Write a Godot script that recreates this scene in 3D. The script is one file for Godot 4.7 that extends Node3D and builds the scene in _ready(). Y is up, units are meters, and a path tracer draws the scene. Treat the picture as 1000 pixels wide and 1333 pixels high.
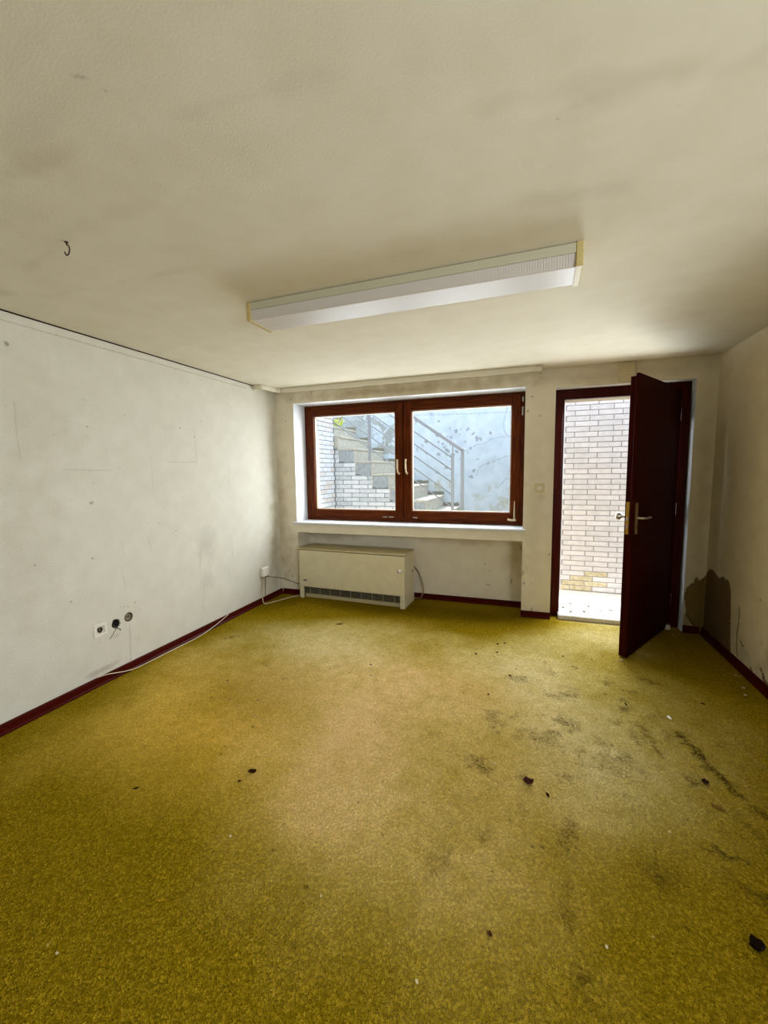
extends Node3D

# ---------------------------------------------------------------- dimensions (metres, y up; the back wall is towards -z)
const XL := -2.692
const XR := 1.433
const ZB := -4.091
const ZF := 2.4
const H := 2.3
const WIN_L := -2.461
const WIN_R := -0.032
const SILL := 0.845
const WIN_T := 2.157
const DOOR_L := 0.226
const DOOR_R := 1.283
const DOOR_T := 2.123
const ZW := -4.36      # plane of the window frame and of the niche's back
const ZO := -4.54      # outer face of the house wall
const GY := -0.08      # courtyard ground
const C := 0.0618      # brick course

var rng := RandomNumberGenerator.new()
var mats := {}
var cache := {}
var counts := {}
var wob := FastNoiseLite.new()

# ---------------------------------------------------------------- naming
func numbered(called: String) -> String:
	var n: int = counts.get(called, 0)
	counts[called] = n + 1
	return called if n == 0 else "%s_%03d" % [called, n]

func tag(o: Node, label: String, category: String, group := "", kind := "") -> Node:
	if label: o.set_meta("label", label)
	if category: o.set_meta("category", category)
	if group: o.set_meta("group", group)
	if kind: o.set_meta("kind", kind)
	return o

func thing(called: String, label: String, category: String, at := Vector3.ZERO, turn := 0.0, group := "", kind := "") -> Node3D:
	var o := Node3D.new()
	o.name = numbered(called)
	add_child(o)
	o.position = at
	o.rotation.y = turn
	tag(o, label, category, group, kind)
	return o

func put(called: String, mesh: Mesh, m: Material, parent: Node = self, at := Vector3.ZERO) -> MeshInstance3D:
	var o := MeshInstance3D.new()
	o.name = numbered(called) if parent == self else called
	o.mesh = mesh
	o.material_override = m
	o.position = at
	parent.add_child(o, true)
	return o

func obj(called: String, st: SurfaceTool, m: Material, parent: Node = self) -> MeshInstance3D:
	st.generate_normals()
	return put(called, st.commit(), m, parent)

# ---------------------------------------------------------------- shapes
func nst(smooth := false) -> SurfaceTool:
	var s := SurfaceTool.new()
	s.begin(Mesh.PRIMITIVE_TRIANGLES)
	s.set_smooth_group(0 if smooth else -1)
	return s

func vert(st: SurfaceTool, p: Vector3, uv: Vector2) -> void:
	st.set_uv(uv)
	st.set_uv2(uv)
	st.add_vertex(p)

func tri(st: SurfaceTool, a: Vector3, b: Vector3, c: Vector3, n: Vector3, ua := Vector2.ZERO, ub := Vector2.ZERO, uc := Vector2.ZERO) -> void:
	if (b - a).cross(c - a).dot(n) > 0.0:
		vert(st, a, ua); vert(st, c, uc); vert(st, b, ub)
	else:
		vert(st, a, ua); vert(st, b, ub); vert(st, c, uc)

func quad(st: SurfaceTool, a: Vector3, b: Vector3, c: Vector3, d: Vector3, n: Vector3, ua := Vector2.ZERO, ub := Vector2.ZERO, uc := Vector2.ZERO, ud := Vector2.ZERO) -> void:
	tri(st, a, b, c, n, ua, ub, uc)
	tri(st, a, c, d, n, ua, uc, ud)

func cbox(st: SurfaceTool, c: Vector3, s: Vector3, b := 0.0, bas := Basis.IDENTITY) -> void:
	var h := s * 0.5
	b = minf(b, minf(h.x, minf(h.y, h.z)) * 0.9)
	var P := func(ax: int, sx: int, sy: int, sz: int) -> Vector3:
		var v := Vector3(sx * (h.x - (0.0 if ax == 0 else b)), sy * (h.y - (0.0 if ax == 1 else b)), sz * (h.z - (0.0 if ax == 2 else b)))
		return c + bas * v
	for s1 in [-1, 1]:
		quad(st, P.call(0, s1, -1, -1), P.call(0, s1, 1, -1), P.call(0, s1, 1, 1), P.call(0, s1, -1, 1), bas * Vector3(s1, 0, 0))
		quad(st, P.call(1, -1, s1, -1), P.call(1, 1, s1, -1), P.call(1, 1, s1, 1), P.call(1, -1, s1, 1), bas * Vector3(0, s1, 0))
		quad(st, P.call(2, -1, -1, s1), P.call(2, 1, -1, s1), P.call(2, 1, 1, s1), P.call(2, -1, 1, s1), bas * Vector3(0, 0, s1))
	if b <= 0.0:
		return
	for s1 in [-1, 1]:
		for s2 in [-1, 1]:
			quad(st, P.call(0, s1, s2, -1), P.call(0, s1, s2, 1), P.call(1, s1, s2, 1), P.call(1, s1, s2, -1), bas * Vector3(s1, s2, 0))
			quad(st, P.call(1, -1, s1, s2), P.call(1, 1, s1, s2), P.call(2, 1, s1, s2), P.call(2, -1, s1, s2), bas * Vector3(0, s1, s2))
			quad(st, P.call(0, s1, -1, s2), P.call(0, s1, 1, s2), P.call(2, s1, 1, s2), P.call(2, s1, -1, s2), bas * Vector3(s1, 0, s2))
			for s3 in [-1, 1]:
				tri(st, P.call(0, s1, s2, s3), P.call(1, s1, s2, s3), P.call(2, s1, s2, s3), bas * Vector3(s1, s2, s3))

# a box given by its two corners
func span(st: SurfaceTool, a: Vector3, b: Vector3, bev := 0.0) -> void:
	cbox(st, (a + b) * 0.5, (b - a).abs(), bev)

func tube(st: SurfaceTool, pts: Array, r: float, seg := 8, r_end := -1.0) -> void:
	var rings := []
	var t0: Vector3 = (pts[1] - pts[0]).normalized()
	var side := t0.cross(Vector3.UP if absf(t0.y) < 0.9 else Vector3.RIGHT).normalized()
	for i in pts.size():
		var t: Vector3 = (pts[mini(i + 1, pts.size() - 1)] - pts[maxi(i - 1, 0)]).normalized()
		side = (side - t * side.dot(t)).normalized()
		var up := t.cross(side)
		var ring := []
		var rr := r if r_end < 0.0 else lerpf(r, r_end, float(i) / (pts.size() - 1))
		for k in seg:
			var a := TAU * k / seg
			ring.append(pts[i] + (side * cos(a) + up * sin(a)) * rr)
		rings.append(ring)
	for i in pts.size() - 1:
		for k in seg:
			var k2 := (k + 1) % seg
			var n: Vector3 = rings[i][k] + rings[i][k2] - pts[i] * 2.0
			quad(st, rings[i][k], rings[i][k2], rings[i + 1][k2], rings[i + 1][k], n)
	for e in [0, pts.size() - 1]:
		var n: Vector3 = (pts[0] - pts[1]) if e == 0 else (pts[e] - pts[e - 1])
		for k in range(1, seg - 1):
			tri(st, rings[e][0], rings[e][k], rings[e][k + 1], n)

# profile of (radius, height) turned about the y axis of xf
func lathe(st: SurfaceTool, prof: Array, seg: int, xf: Transform3D) -> void:
	for i in prof.size() - 1:
		var p: Vector2 = prof[i]
		var q: Vector2 = prof[i + 1]
		for k in seg:
			var a := TAU * k / seg
			var b := TAU * (k + 1) / seg
			var m := (a + b) * 0.5
			var n2 := Vector2(q.y - p.y, p.x - q.x)
			var n := xf.basis * Vector3(cos(m) * n2.x, n2.y, sin(m) * n2.x)
			quad(st, xf * Vector3(cos(a) * p.x, p.y, sin(a) * p.x), xf * Vector3(cos(b) * p.x, p.y, sin(b) * p.x), xf * Vector3(cos(b) * q.x, q.y, sin(b) * q.x), xf * Vector3(cos(a) * q.x, q.y, sin(a) * q.x), n)

# a polygon in the xy plane of xf, pulled along its z by depth
func extrude(st: SurfaceTool, poly: PackedVector2Array, xf: Transform3D, depth: float) -> void:
	if Geometry2D.is_polygon_clockwise(poly):
		poly.reverse()
	var ids := Geometry2D.triangulate_polygon(poly)
	var f := Vector3(0, 0, depth)
	for i in range(0, ids.size(), 3):
		var a := Vector3(poly[ids[i]].x, poly[ids[i]].y, 0)
		var b := Vector3(poly[ids[i + 1]].x, poly[ids[i + 1]].y, 0)
		var c := Vector3(poly[ids[i + 2]].x, poly[ids[i + 2]].y, 0)
		tri(st, xf * a, xf * b, xf * c, xf.basis * -f)
		tri(st, xf * (a + f), xf * (b + f), xf * (c + f), xf.basis * f)
	for i in poly.size():
		var p := poly[i]
		var q := poly[(i + 1) % poly.size()]
		var a := Vector3(p.x, p.y, 0)
		var b := Vector3(q.x, q.y, 0)
		var n := Vector3(q.y - p.y, p.x - q.x, 0)
		if Geometry2D.is_polygon_clockwise(poly): n = -n
		quad(st, xf * a, xf * b, xf * (b + f), xf * (a + f), xf.basis * n)

# a smooth path through points
func smooth(pts: Array, per := 8) -> Array:
	var out := []
	for i in pts.size() - 1:
		var p0: Vector3 = pts[maxi(i - 1, 0)]
		var p1: Vector3 = pts[i]
		var p2: Vector3 = pts[i + 1]
		var p3: Vector3 = pts[mini(i + 2, pts.size() - 1)]
		for k in per:
			out.append(p1.cubic_interpolate(p2, p0, p3, float(k) / per))
	out.append(pts[-1])
	return out

# a flat sheet of wall with rectangular holes [u0, v0, u1, v1, depth, closed]; each hole gets its reveals, and a back if it is closed
func panel(st: SurfaceTool, o: Vector3, U: Vector3, V: Vector3, w: float, h: float, holes: Array, lining: SurfaceTool = null) -> void:
	var N := U.cross(V).normalized()
	var us := [0.0, w]
	var vs := [0.0, h]
	for q in holes:
		us.append_array([q[0], q[2]])
		vs.append_array([q[1], q[3]])
	us.sort()
	vs.sort()
	var P := func(u: float, v: float, d: float) -> Vector3: return o + U * u + V * v - N * d
	var T := func(u: float, v: float) -> Vector2: return Vector2(u / w, 1.0 - v / h)
	for i in us.size() - 1:
		for j in vs.size() - 1:
			if us[i + 1] - us[i] < 1e-5 or vs[j + 1] - vs[j] < 1e-5:
				continue
			var cu: float = (us[i] + us[i + 1]) * 0.5
			var cv: float = (vs[j] + vs[j + 1]) * 0.5
			var hole := false
			for q in holes:
				hole = hole or (cu > q[0] and cu < q[2] and cv > q[1] and cv < q[3])
			if not hole:
				quad(st, P.call(us[i], vs[j], 0.0), P.call(us[i + 1], vs[j], 0.0), P.call(us[i + 1], vs[j + 1], 0.0), P.call(us[i], vs[j + 1], 0.0), N, T.call(us[i], vs[j]), T.call(us[i + 1], vs[j]), T.call(us[i + 1], vs[j + 1]), T.call(us[i], vs[j + 1]))
	for q in holes:
		var d: float = q[4]
		if d <= 0.0:
			continue
		var ring := [[q[0], q[1], q[2], q[1], V], [q[2], q[1], q[2], q[3], -U], [q[2], q[3], q[0], q[3], -V], [q[0], q[3], q[0], q[1], U]]
		var to := lining if lining and not q[5] else st
		for e in ring:
			quad(to, P.call(e[0], e[1], 0.0), P.call(e[2], e[3], 0.0), P.call(e[2], e[3], d), P.call(e[0], e[1], d), e[4], T.call(e[0], e[1]), T.call(e[2], e[3]), T.call(e[2], e[3]), T.call(e[0], e[1]))
		if q[5]:
			quad(st, P.call(q[0], q[1], d), P.call(q[2], q[1], d), P.call(q[2], q[3], d), P.call(q[0], q[3], d), N, T.call(q[0], q[1]), T.call(q[2], q[1]), T.call(q[2], q[3]), T.call(q[0], q[3]))

# fills a square hole of half side s round (cu, cv) down to a ragged round hole of radius r, with its wall going in by depth
func round_hole(st: SurfaceTool, o: Vector3, U: Vector3, V: Vector3, w: float, h: float, cu: float, cv: float, s: float, r: float, depth: float, ragged: float) -> void:
	var N := U.cross(V).normalized()
	var n := 32
	var P := func(u: float, v: float, d: float) -> Vector3: return o + U * (cu + u) + V * (cv + v) - N * d
	var T := func(u: float, v: float) -> Vector2: return Vector2((cu + u) / w, 1.0 - (cv + v) / h)
	var outer := []
	var inner := []
	for k in n:
		var a := TAU * k / n
		var dir := Vector2(cos(a), sin(a))
		outer.append(dir * s / maxf(absf(dir.x), absf(dir.y)))
		inner.append(dir * r * (1.0 + ragged * wob.get_noise_2d(cos(a) * 60.0 + cu * 900.0, sin(a) * 60.0)))
	for k in n:
		var k2 := (k + 1) % n
		var a: Vector2 = outer[k]
		var b: Vector2 = outer[k2]
		var c: Vector2 = inner[k2]
		var d: Vector2 = inner[k]
		quad(st, P.call(a.x, a.y, 0.0), P.call(b.x, b.y, 0.0), P.call(c.x, c.y, 0.0), P.call(d.x, d.y, 0.0), N, T.call(a.x, a.y), T.call(b.x, b.y), T.call(c.x, c.y), T.call(d.x, d.y))
		quad(st, P.call(d.x, d.y, 0.0), P.call(c.x, c.y, 0.0), P.call(c.x, c.y, depth), P.call(d.x, d.y, depth), -U * d.x - V * d.y, T.call(d.x, d.y), T.call(c.x, c.y), T.call(c.x, c.y), T.call(d.x, d.y))

# ---------------------------------------------------------------- materials
func noise(freq: float, kind := FastNoiseLite.TYPE_SIMPLEX_SMOOTH, octaves := 4, sd := 1) -> FastNoiseLite:
	var n := FastNoiseLite.new()
	n.noise_type = kind
	n.frequency = freq
	n.seed = sd
	n.fractal_octaves = octaves
	n.fractal_type = FastNoiseLite.FRACTAL_FBM if octaves > 1 else FastNoiseLite.FRACTAL_NONE
	return n

func noise_tex(n: FastNoiseLite, size: int, cols: Array = [], normal := 0.0) -> NoiseTexture2D:
	var t := NoiseTexture2D.new()
	t.width = size
	t.height = size
	t.seamless = n.frequency < 0.025
	t.seamless_blend_skirt = 0.25
	t.noise = n
	if cols.size():
		var g := Gradient.new()
		var offs := PackedFloat32Array()
		var cc := PackedColorArray()
		for i in cols.size():
			offs.append(float(i) / (cols.size() - 1))
			cc.append(cols[i])
		g.offsets = offs
		g.colors = cc
		t.color_ramp = g
	if normal > 0.0:
		t.as_normal_map = true
		t.bump_strength = normal
	return t

func flat(col: Color, rough := 0.6, metal := 0.0) -> StandardMaterial3D:
	var m := StandardMaterial3D.new()
	m.albedo_color = col
	m.roughness = rough
	m.metallic = metal
	return m

# triplanar material with a noise between colours and an optional relief (centimetres)
func grain(cols: Array, n: FastNoiseLite, scale: Vector3, rough := 0.7, bump: Texture2D = null, bump_cm := 0.0, world := true, size := 512) -> StandardMaterial3D:
	var m := StandardMaterial3D.new()
	m.albedo_texture = noise_tex(n, size, cols)
	m.uv1_triplanar = true
	m.uv1_world_triplanar = world
	m.uv1_scale = scale
	m.roughness = rough
	if bump:
		m.heightmap_enabled = true
		m.heightmap_texture = bump
		m.heightmap_scale = bump_cm
	return m

func overlay(m: StandardMaterial3D, im: Image) -> StandardMaterial3D:
	var white := Image.create(4, 4, false, Image.FORMAT_RGBA8)
	white.fill(Color.WHITE)
	if not mats.has("white"):
		mats.white = ImageTexture.create_from_image(white)
	m.detail_enabled = true
	m.detail_uv_layer = BaseMaterial3D.DETAIL_UV_2
	m.detail_blend_mode = BaseMaterial3D.BLEND_MODE_MIX
	m.detail_albedo = ImageTexture.create_from_image(im)
	m.detail_mask = mats.white
	return m

# ---------------------------------------------------------------- stains: paint onto a clear picture whose sides are w x h metres, (u, v) from its upper left
class Stains:
	var im: Image
	var k: float
	var n := FastNoiseLite.new()
	func _init(w: float, h: float, per_metre: float, col: Color) -> void:
		k = per_metre
		im = Image.create(int(w * k), int(h * k), false, Image.FORMAT_RGBA8)
		im.fill(Color(col.r, col.g, col.b, 0.0))
		n.seed = 7
		n.frequency = 0.05
		n.fractal_octaves = 4
	func dab(x: int, y: int, c: Color, a: float) -> void:
		var o := im.get_pixel(x, y)
		var t := a + o.a * (1.0 - a)
		if t <= 0.003: return
		var s := a / t
		im.set_pixel(x, y, Color(lerpf(o.r, c.r, s), lerpf(o.g, c.g, s), lerpf(o.b, c.b, s), t))
	func blot(u: float, v: float, ru: float, rv: float, c: Color, a: float, rag := 0.4, soft := 0.6, turn := 0.0, fine := 1.0, patchy := 0.0) -> void:
		var reach := maxf(ru, rv) * (1.0 + rag) * k + 1.0
		var cs := cos(turn)
		var sn := sin(turn)
		for y in range(maxi(0, int(v * k - reach)), mini(im.get_height(), int(v * k + reach) + 1)):
			for x in range(maxi(0, int(u * k - reach)), mini(im.get_width(), int(u * k + reach) + 1)):
				var du := (x + 0.5) / k - u
				var dv := (y + 0.5) / k - v
				var p := (du * cs + dv * sn) / ru
				var q := (dv * cs - du * sn) / rv
				var d := p * p + q * q
				if d > 2.6: continue
				d = sqrt(d) + rag * n.get_noise_2d(x * fine * 220.0 / k, y * fine * 220.0 / k)
				if d < 1.0:
					var f := 1.0 if rag < 0.9 else clampf(0.55 + 1.3 * n.get_noise_2d(x * 1300.0 / k, y * 1300.0 / k), 0.0, 1.2)
					if patchy > 0.0: f = clampf(1.0 - patchy * (0.55 + 1.5 * n.get_noise_2d(x * 160.0 / k + 40.0, y * 160.0 / k)), 0.0, 1.15)
					dab(x, y, c, minf(a * f * clampf((1.0 - d) / soft, 0.0, 1.0), 1.0))
	func poly(pts: Array, c: Color, a: float, rag := 0.0) -> void:
		var p := PackedVector2Array()
		for q in pts: p.append(q)
		var box := Rect2(p[0], Vector2.ZERO)
		for q in p: box = box.expand(q)
		box = box.grow(rag)
		for y in range(maxi(0, int(box.position.y * k)), mini(im.get_height(), int(box.end.y * k) + 1)):
			for x in range(maxi(0, int(box.position.x * k)), mini(im.get_width(), int(box.end.x * k) + 1)):
				var q := Vector2((x + 0.5) / k, (y + 0.5) / k)
				q += Vector2(n.get_noise_2d(q.x * 700.0, q.y * 700.0), n.get_noise_2d(q.y * 700.0 + 90.0, q.x * 700.0)) * rag
				if Geometry2D.is_point_in_polygon(q, p):
					dab(x, y, c, a)
	func specks(count: int, area: Rect2, r0: float, r1: float, c: Color, a: float, g: RandomNumberGenerator) -> void:
		for i in count:
			var u := area.position + Vector2(g.randf(), g.randf()) * area.size
			var r := lerpf(r0, r1, pow(g.randf(), 3.0))
			blot(u.x, u.y, r * g.randf_range(0.7, 1.5), r, c, a * g.randf_range(0.4, 1.0), 0.5, 0.5, g.randf() * 3.0, 4.0)
	func line(pts: Array, width: float, c: Color, a: float, jitter := 0.0) -> void:
		for i in pts.size() - 1:
			var p: Vector2 = pts[i]
			var q: Vector2 = pts[i + 1]
			var steps := int(p.distance_to(q) * k * 1.5) + 1
			for s in steps:
				var t := p.lerp(q, float(s) / steps)
				t += Vector2(n.get_noise_2d(t.x * 900.0, t.y * 900.0), n.get_noise_2d(t.y * 900.0 + 50.0, t.x * 900.0)) * jitter
				var r := maxf(width * k * 0.5, 0.5)
				for y in range(int(t.y * k - r), int(t.y * k + r) + 1):
					for x in range(int(t.x * k - r), int(t.x * k + r) + 1):
						if x >= 0 and y >= 0 and x < im.get_width() and y < im.get_height() and Vector2(x + 0.5, y + 0.5).distance_to(t * k) <= r + 0.3:
							dab(x, y, c, a * 0.6)

# ---------------------------------------------------------------- bricks
func brick_mesh(size: Vector3) -> Mesh:
	var key := "b%d_%d_%d" % [int(size.x * 1000.0 + 0.5), int(size.y * 1000.0 + 0.5), int(size.z * 1000.0 + 0.5)]
	if not cache.has(key):
		var st := nst()
		cbox(st, Vector3.ZERO, size, 0.003)
		st.generate_normals()
		cache[key] = st.commit()
	return cache[key]

# courses of bricks on a wall face; reach(course) tells the [from, to] of a course along U
func lay_bricks(parent: Node, o: Vector3, U: Vector3, N: Vector3, courses: int, first: float, skew: float, reach: Callable, palette: Array) -> void:
	var bas := Basis(U, Vector3.UP, N)
	for j in courses:
		var lim: Array = reach.call(j)
		var a: float = lim[0]
		var b: float = lim[1]
		if b - a < 0.03:
			continue
		var u: float = first + (skew if j % 2 else 0.0)
		while u > a: u -= 0.25
		while u < b:
			var s := maxf(u, a) + (0.005 if u > a else 0.0)
			var e := minf(u + 0.25, b) - (0.005 if u + 0.25 < b else 0.0)
			if e - s > 0.02:
				var w := roundf((e - s) * 100.0) / 100.0 if e - s < 0.235 else e - s
				var p := MeshInstance3D.new()
				p.name = "brick"
				p.mesh = brick_mesh(Vector3(w, 0.0535, 0.02))
				p.material_override = palette[rng.randi() % palette.size()]
				p.transform = Transform3D(bas, o + U * ((s + e) * 0.5) + Vector3(0, (j + 0.5) * C, 0) + N * (-0.005 + rng.randf_range(0.0, 0.0022)))
				parent.add_child(p, true)
			u += 0.25

# ---------------------------------------------------------------- the scene
func _ready() -> void:
	rng.seed = 11
	wob.seed = 3
	wob.frequency = 0.01
	var cam := Camera3D.new()
	cam.name = "camera"
	add_child(cam)
	cam.position = Vector3(0, 1.4127, 0)
	cam.rotation = Vector3(deg_to_rad(-5.726), deg_to_rad(19.084), deg_to_rad(-0.721))
	cam.fov = rad_to_deg(2.0 * atan(666.5 / 539.63))
	cam.near = 0.05
	cam.current = true

	var sky_m := ProceduralSkyMaterial.new()
	sky_m.sky_top_color = Color(0.82, 0.88, 0.97)
	sky_m.sky_horizon_color = Color(0.90, 0.93, 0.98)
	sky_m.sky_curve = 0.2
	sky_m.ground_horizon_color = Color(0.72, 0.70, 0.66)
	sky_m.ground_bottom_color = Color(0.55, 0.52, 0.47)
	sky_m.sun_angle_max = 1.0
	sky_m.energy_multiplier = 3.8
	var env := Environment.new()
	env.background_mode = Environment.BG_SKY
	env.sky = Sky.new()
	env.sky.sky_material = sky_m
	env.ambient_light_source = Environment.AMBIENT_SOURCE_SKY
	env.tonemap_mode = Environment.TONE_MAPPER_LINEAR
	env.tonemap_exposure = 1.12
	env.sdfgi_enabled = true
	env.ssao_enabled = true
	env.ssil_enabled = true
	var we := WorldEnvironment.new()
	we.name = "world_environment"
	we.environment = env
	add_child(we)
	var sun := DirectionalLight3D.new()
	sun.name = "sun"
	sun.light_color = Color(1.0, 0.95, 0.86)
	sun.light_energy = 1.8
	sun.light_angular_distance = 0.6
	sun.shadow_enabled = true
	add_child(sun)
	sun.look_at_from_position(Vector3(-5, 9, -0.4), Vector3.ZERO)

	# area lights added to boost window and door daylight, plus unseen side fill
	for q in [["window_daylight_boost", Vector3(-1.25, 1.58, -4.74), Vector2(2.30, 1.24), 9.6, PI, -0.66], ["door_daylight_boost", Vector3(0.75, 1.2, -4.72), Vector2(0.86, 1.8), 8.0, PI, -0.62], ["side_fill_light", Vector3(XR + 0.78, 1.5, 0.35), Vector2(1.6, 1.2), 10.5, PI * 0.5 - 0.6, 0.3]]:
		var al := AreaLight3D.new()
		al.name = q[0]
		al.area_size = q[2]
		al.light_energy = q[3]
		al.light_color = Color(0.94, 0.975, 1.0)
		al.area_range = 12.0
		al.shadow_enabled = true
		add_child(al)
		al.position = q[1]
		al.rotation = Vector3(q[5], q[4], 0)
	make_materials()
	build_shell()
	build_skirting()
	build_window()
	build_added_window()
	build_door()
	build_courtyard()
	build_heater()
	build_lamp()
	build_curtain_rail()
	build_fittings()
	build_cables()
	build_litter()


func make_materials() -> void:
	var chip := noise_tex(noise(0.035, FastNoiseLite.TYPE_CELLULAR, 1, 5), 512)
	chip.noise.cellular_return_type = FastNoiseLite.RETURN_DISTANCE
	var rough := noise_tex(noise(0.085, FastNoiseLite.TYPE_SIMPLEX_SMOOTH, 2, 9), 1024)
	var paper := [Color(0.80, 0.78, 0.715), Color(0.83, 0.812, 0.755)]
	var papers := {"wall_left": paper, "wall_front": paper, "wall_back": [Color(0.86, 0.82, 0.73), Color(0.89, 0.855, 0.77)], "wall_right": [Color(0.85, 0.785, 0.655), Color(0.89, 0.83, 0.70)]}
	for key in papers:
		mats[key] = grain(papers[key], noise(0.008, FastNoiseLite.TYPE_SIMPLEX_SMOOTH, 5, 21), Vector3.ONE * 1.25, 0.9, rough, 0.13)
	mats.ceiling = grain([Color(0.86, 0.825, 0.735), Color(0.89, 0.86, 0.78)], noise(0.006, FastNoiseLite.TYPE_SIMPLEX_SMOOTH, 5, 4), Vector3.ONE * 1.2, 0.92, rough, 0.03)
	var pile := noise_tex(noise(0.075, FastNoiseLite.TYPE_SIMPLEX, 3, 14), 1024)
	mats.carpet = grain([Color(0.36, 0.28, 0.012), Color(0.55, 0.45, 0.06), Color(0.72, 0.61, 0.20)], noise(0.06, FastNoiseLite.TYPE_SIMPLEX, 3, 15), Vector3.ONE * 2.0, 1.0, pile, 0.6, true, 1024)
	mats.carpet.metallic_specular = 0.1
	mats.reveal = flat(Color(0.86, 0.865, 0.87), 0.7)
	mats.sill = grain([Color(0.78, 0.79, 0.80), Color(0.86, 0.87, 0.88)], noise(0.02, FastNoiseLite.TYPE_SIMPLEX_SMOOTH, 4, 2), Vector3.ONE * 1.5, 0.35)
	mats.sill_edge = flat(Color(0.50, 0.46, 0.36), 0.6)
	var wood := noise(0.012, FastNoiseLite.TYPE_SIMPLEX_SMOOTH, 4, 31)
	mats.wood_across = grain([Color(0.20, 0.06, 0.006), Color(0.33, 0.13, 0.016), Color(0.42, 0.195, 0.036)], wood, Vector3(0.5, 9, 9), 0.38)
	mats.wood_up = grain([Color(0.20, 0.06, 0.006), Color(0.33, 0.13, 0.016), Color(0.42, 0.195, 0.036)], wood, Vector3(9, 0.5, 9), 0.38)
	mats.wood_dark = grain([Color(0.13, 0.035, 0.012), Color(0.22, 0.07, 0.02)], wood, Vector3(6, 0.5, 6), 0.4)
	mats.door = grain([Color(0.13, 0.012, 0.004), Color(0.19, 0.022, 0.006), Color(0.23, 0.035, 0.01)], wood, Vector3(7, 0.35, 7), 0.55, null, 0.0, false)
	mats.door_frame = grain([Color(0.19, 0.022, 0.006), Color(0.29, 0.055, 0.016)], wood, Vector3(7, 0.4, 7), 0.34)
	for key in ["wood_up", "wood_across", "wood_dark", "door_frame"]:
		mats[key].metallic_specular = 0.22
	mats.door.metallic_specular = 0.14
	mats.gap = flat(Color(0.03, 0.025, 0.02), 0.9)
	mats.skirting = grain([Color(0.20, 0.03, 0.012), Color(0.32, 0.07, 0.032)], noise(0.02, FastNoiseLite.TYPE_SIMPLEX_SMOOTH, 4, 8), Vector3(2, 8, 2), 0.4)
	mats.skirting.metallic_specular = 0.2
	var glass := StandardMaterial3D.new()
	glass.transparency = BaseMaterial3D.TRANSPARENCY_ALPHA
	glass.albedo_color = Color(0.93, 0.96, 0.97, 0.10)
	glass.roughness = 0.04
	glass.metallic_specular = 0.4
	mats.glass = glass
	mats.aluminium = flat(Color(0.74, 0.71, 0.64), 0.35, 0.85)
	mats.steel = flat(Color(0.72, 0.70, 0.66), 0.28, 0.9)
	mats.brass = flat(Color(0.72, 0.55, 0.22), 0.35, 0.9)
	mats.white_plastic = flat(Color(0.84, 0.82, 0.75), 0.45)
	mats.cream_plastic = flat(Color(0.80, 0.74, 0.55), 0.45)
	mats.yellowed = grain([Color(0.70, 0.62, 0.38), Color(0.80, 0.73, 0.50)], noise(0.03, FastNoiseLite.TYPE_SIMPLEX_SMOOTH, 3, 77), Vector3.ONE * 6.0, 0.5)
	mats.enamel = grain([Color(0.79, 0.75, 0.61), Color(0.84, 0.80, 0.67)], noise(0.01, FastNoiseLite.TYPE_SIMPLEX_SMOOTH, 4, 61), Vector3.ONE * 1.2, 0.45)
	mats.enamel_top = flat(Color(0.69, 0.63, 0.47), 0.5)
	mats.grille = flat(Color(0.62, 0.57, 0.44), 0.5)
	mats.dark = flat(Color(0.05, 0.04, 0.04), 0.8)
	mats.cable = flat(Color(0.79, 0.72, 0.60), 0.55)
	mats.bead = flat(Color(0.74, 0.66, 0.54), 0.5)
	mats.handle = flat(Color(0.80, 0.72, 0.58), 0.35, 0.6)
	mats.plate = flat(Color(0.62, 0.52, 0.34), 0.4, 0.7)
	mats.badge = flat(Color(0.55, 0.52, 0.44), 0.4)
	mats.housing = flat(Color(0.74, 0.72, 0.62), 0.5)
	mats.diffuser = flat(Color(0.80, 0.77, 0.74), 0.45)
	mats.rail_cream = flat(Color(0.86, 0.83, 0.745), 0.5)
	mats.cover = grain([Color(0.76, 0.70, 0.54), Color(0.86, 0.81, 0.66)], noise(0.05, FastNoiseLite.TYPE_SIMPLEX, 3, 5), Vector3.ONE * 6.0, 0.7)
	mats.cover_light = flat(Color(0.86, 0.81, 0.67), 0.6)
	mats.patch = flat(Color(0.86, 0.84, 0.79), 0.7)
	mats.socket_cup = flat(Color(0.14, 0.12, 0.09), 0.8)
	mats.socket_insert = grain([Color(0.36, 0.28, 0.20), Color(0.70, 0.63, 0.52)], noise(0.04, FastNoiseLite.TYPE_SIMPLEX, 3, 6), Vector3.ONE * 12.0, 0.6)
	mats.socket_metal = flat(Color(0.45, 0.42, 0.36), 0.45, 0.7)
	mats.wire_grey = flat(Color(0.52, 0.47, 0.40), 0.6)
	mats.rust = flat(Color(0.24, 0.13, 0.08), 0.6, 0.3)
	mats.cable_dark = flat(Color(0.50, 0.43, 0.32), 0.6)
	mats.cable_beige = flat(Color(0.55, 0.47, 0.33), 0.6)
	# outside
	var dirt := noise(0.012, FastNoiseLite.TYPE_SIMPLEX_SMOOTH, 5, 41)
	mats.bricks = [
		grain([Color(0.80, 0.77, 0.75), Color(0.87, 0.84, 0.82)], dirt, Vector3.ONE * 1.6, 0.75),
		grain([Color(0.82, 0.79, 0.77), Color(0.89, 0.86, 0.84)], dirt, Vector3.ONE * 1.9, 0.75),
		grain([Color(0.78, 0.75, 0.73), Color(0.85, 0.83, 0.81)], dirt, Vector3.ONE * 1.4, 0.75),
	]
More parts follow.
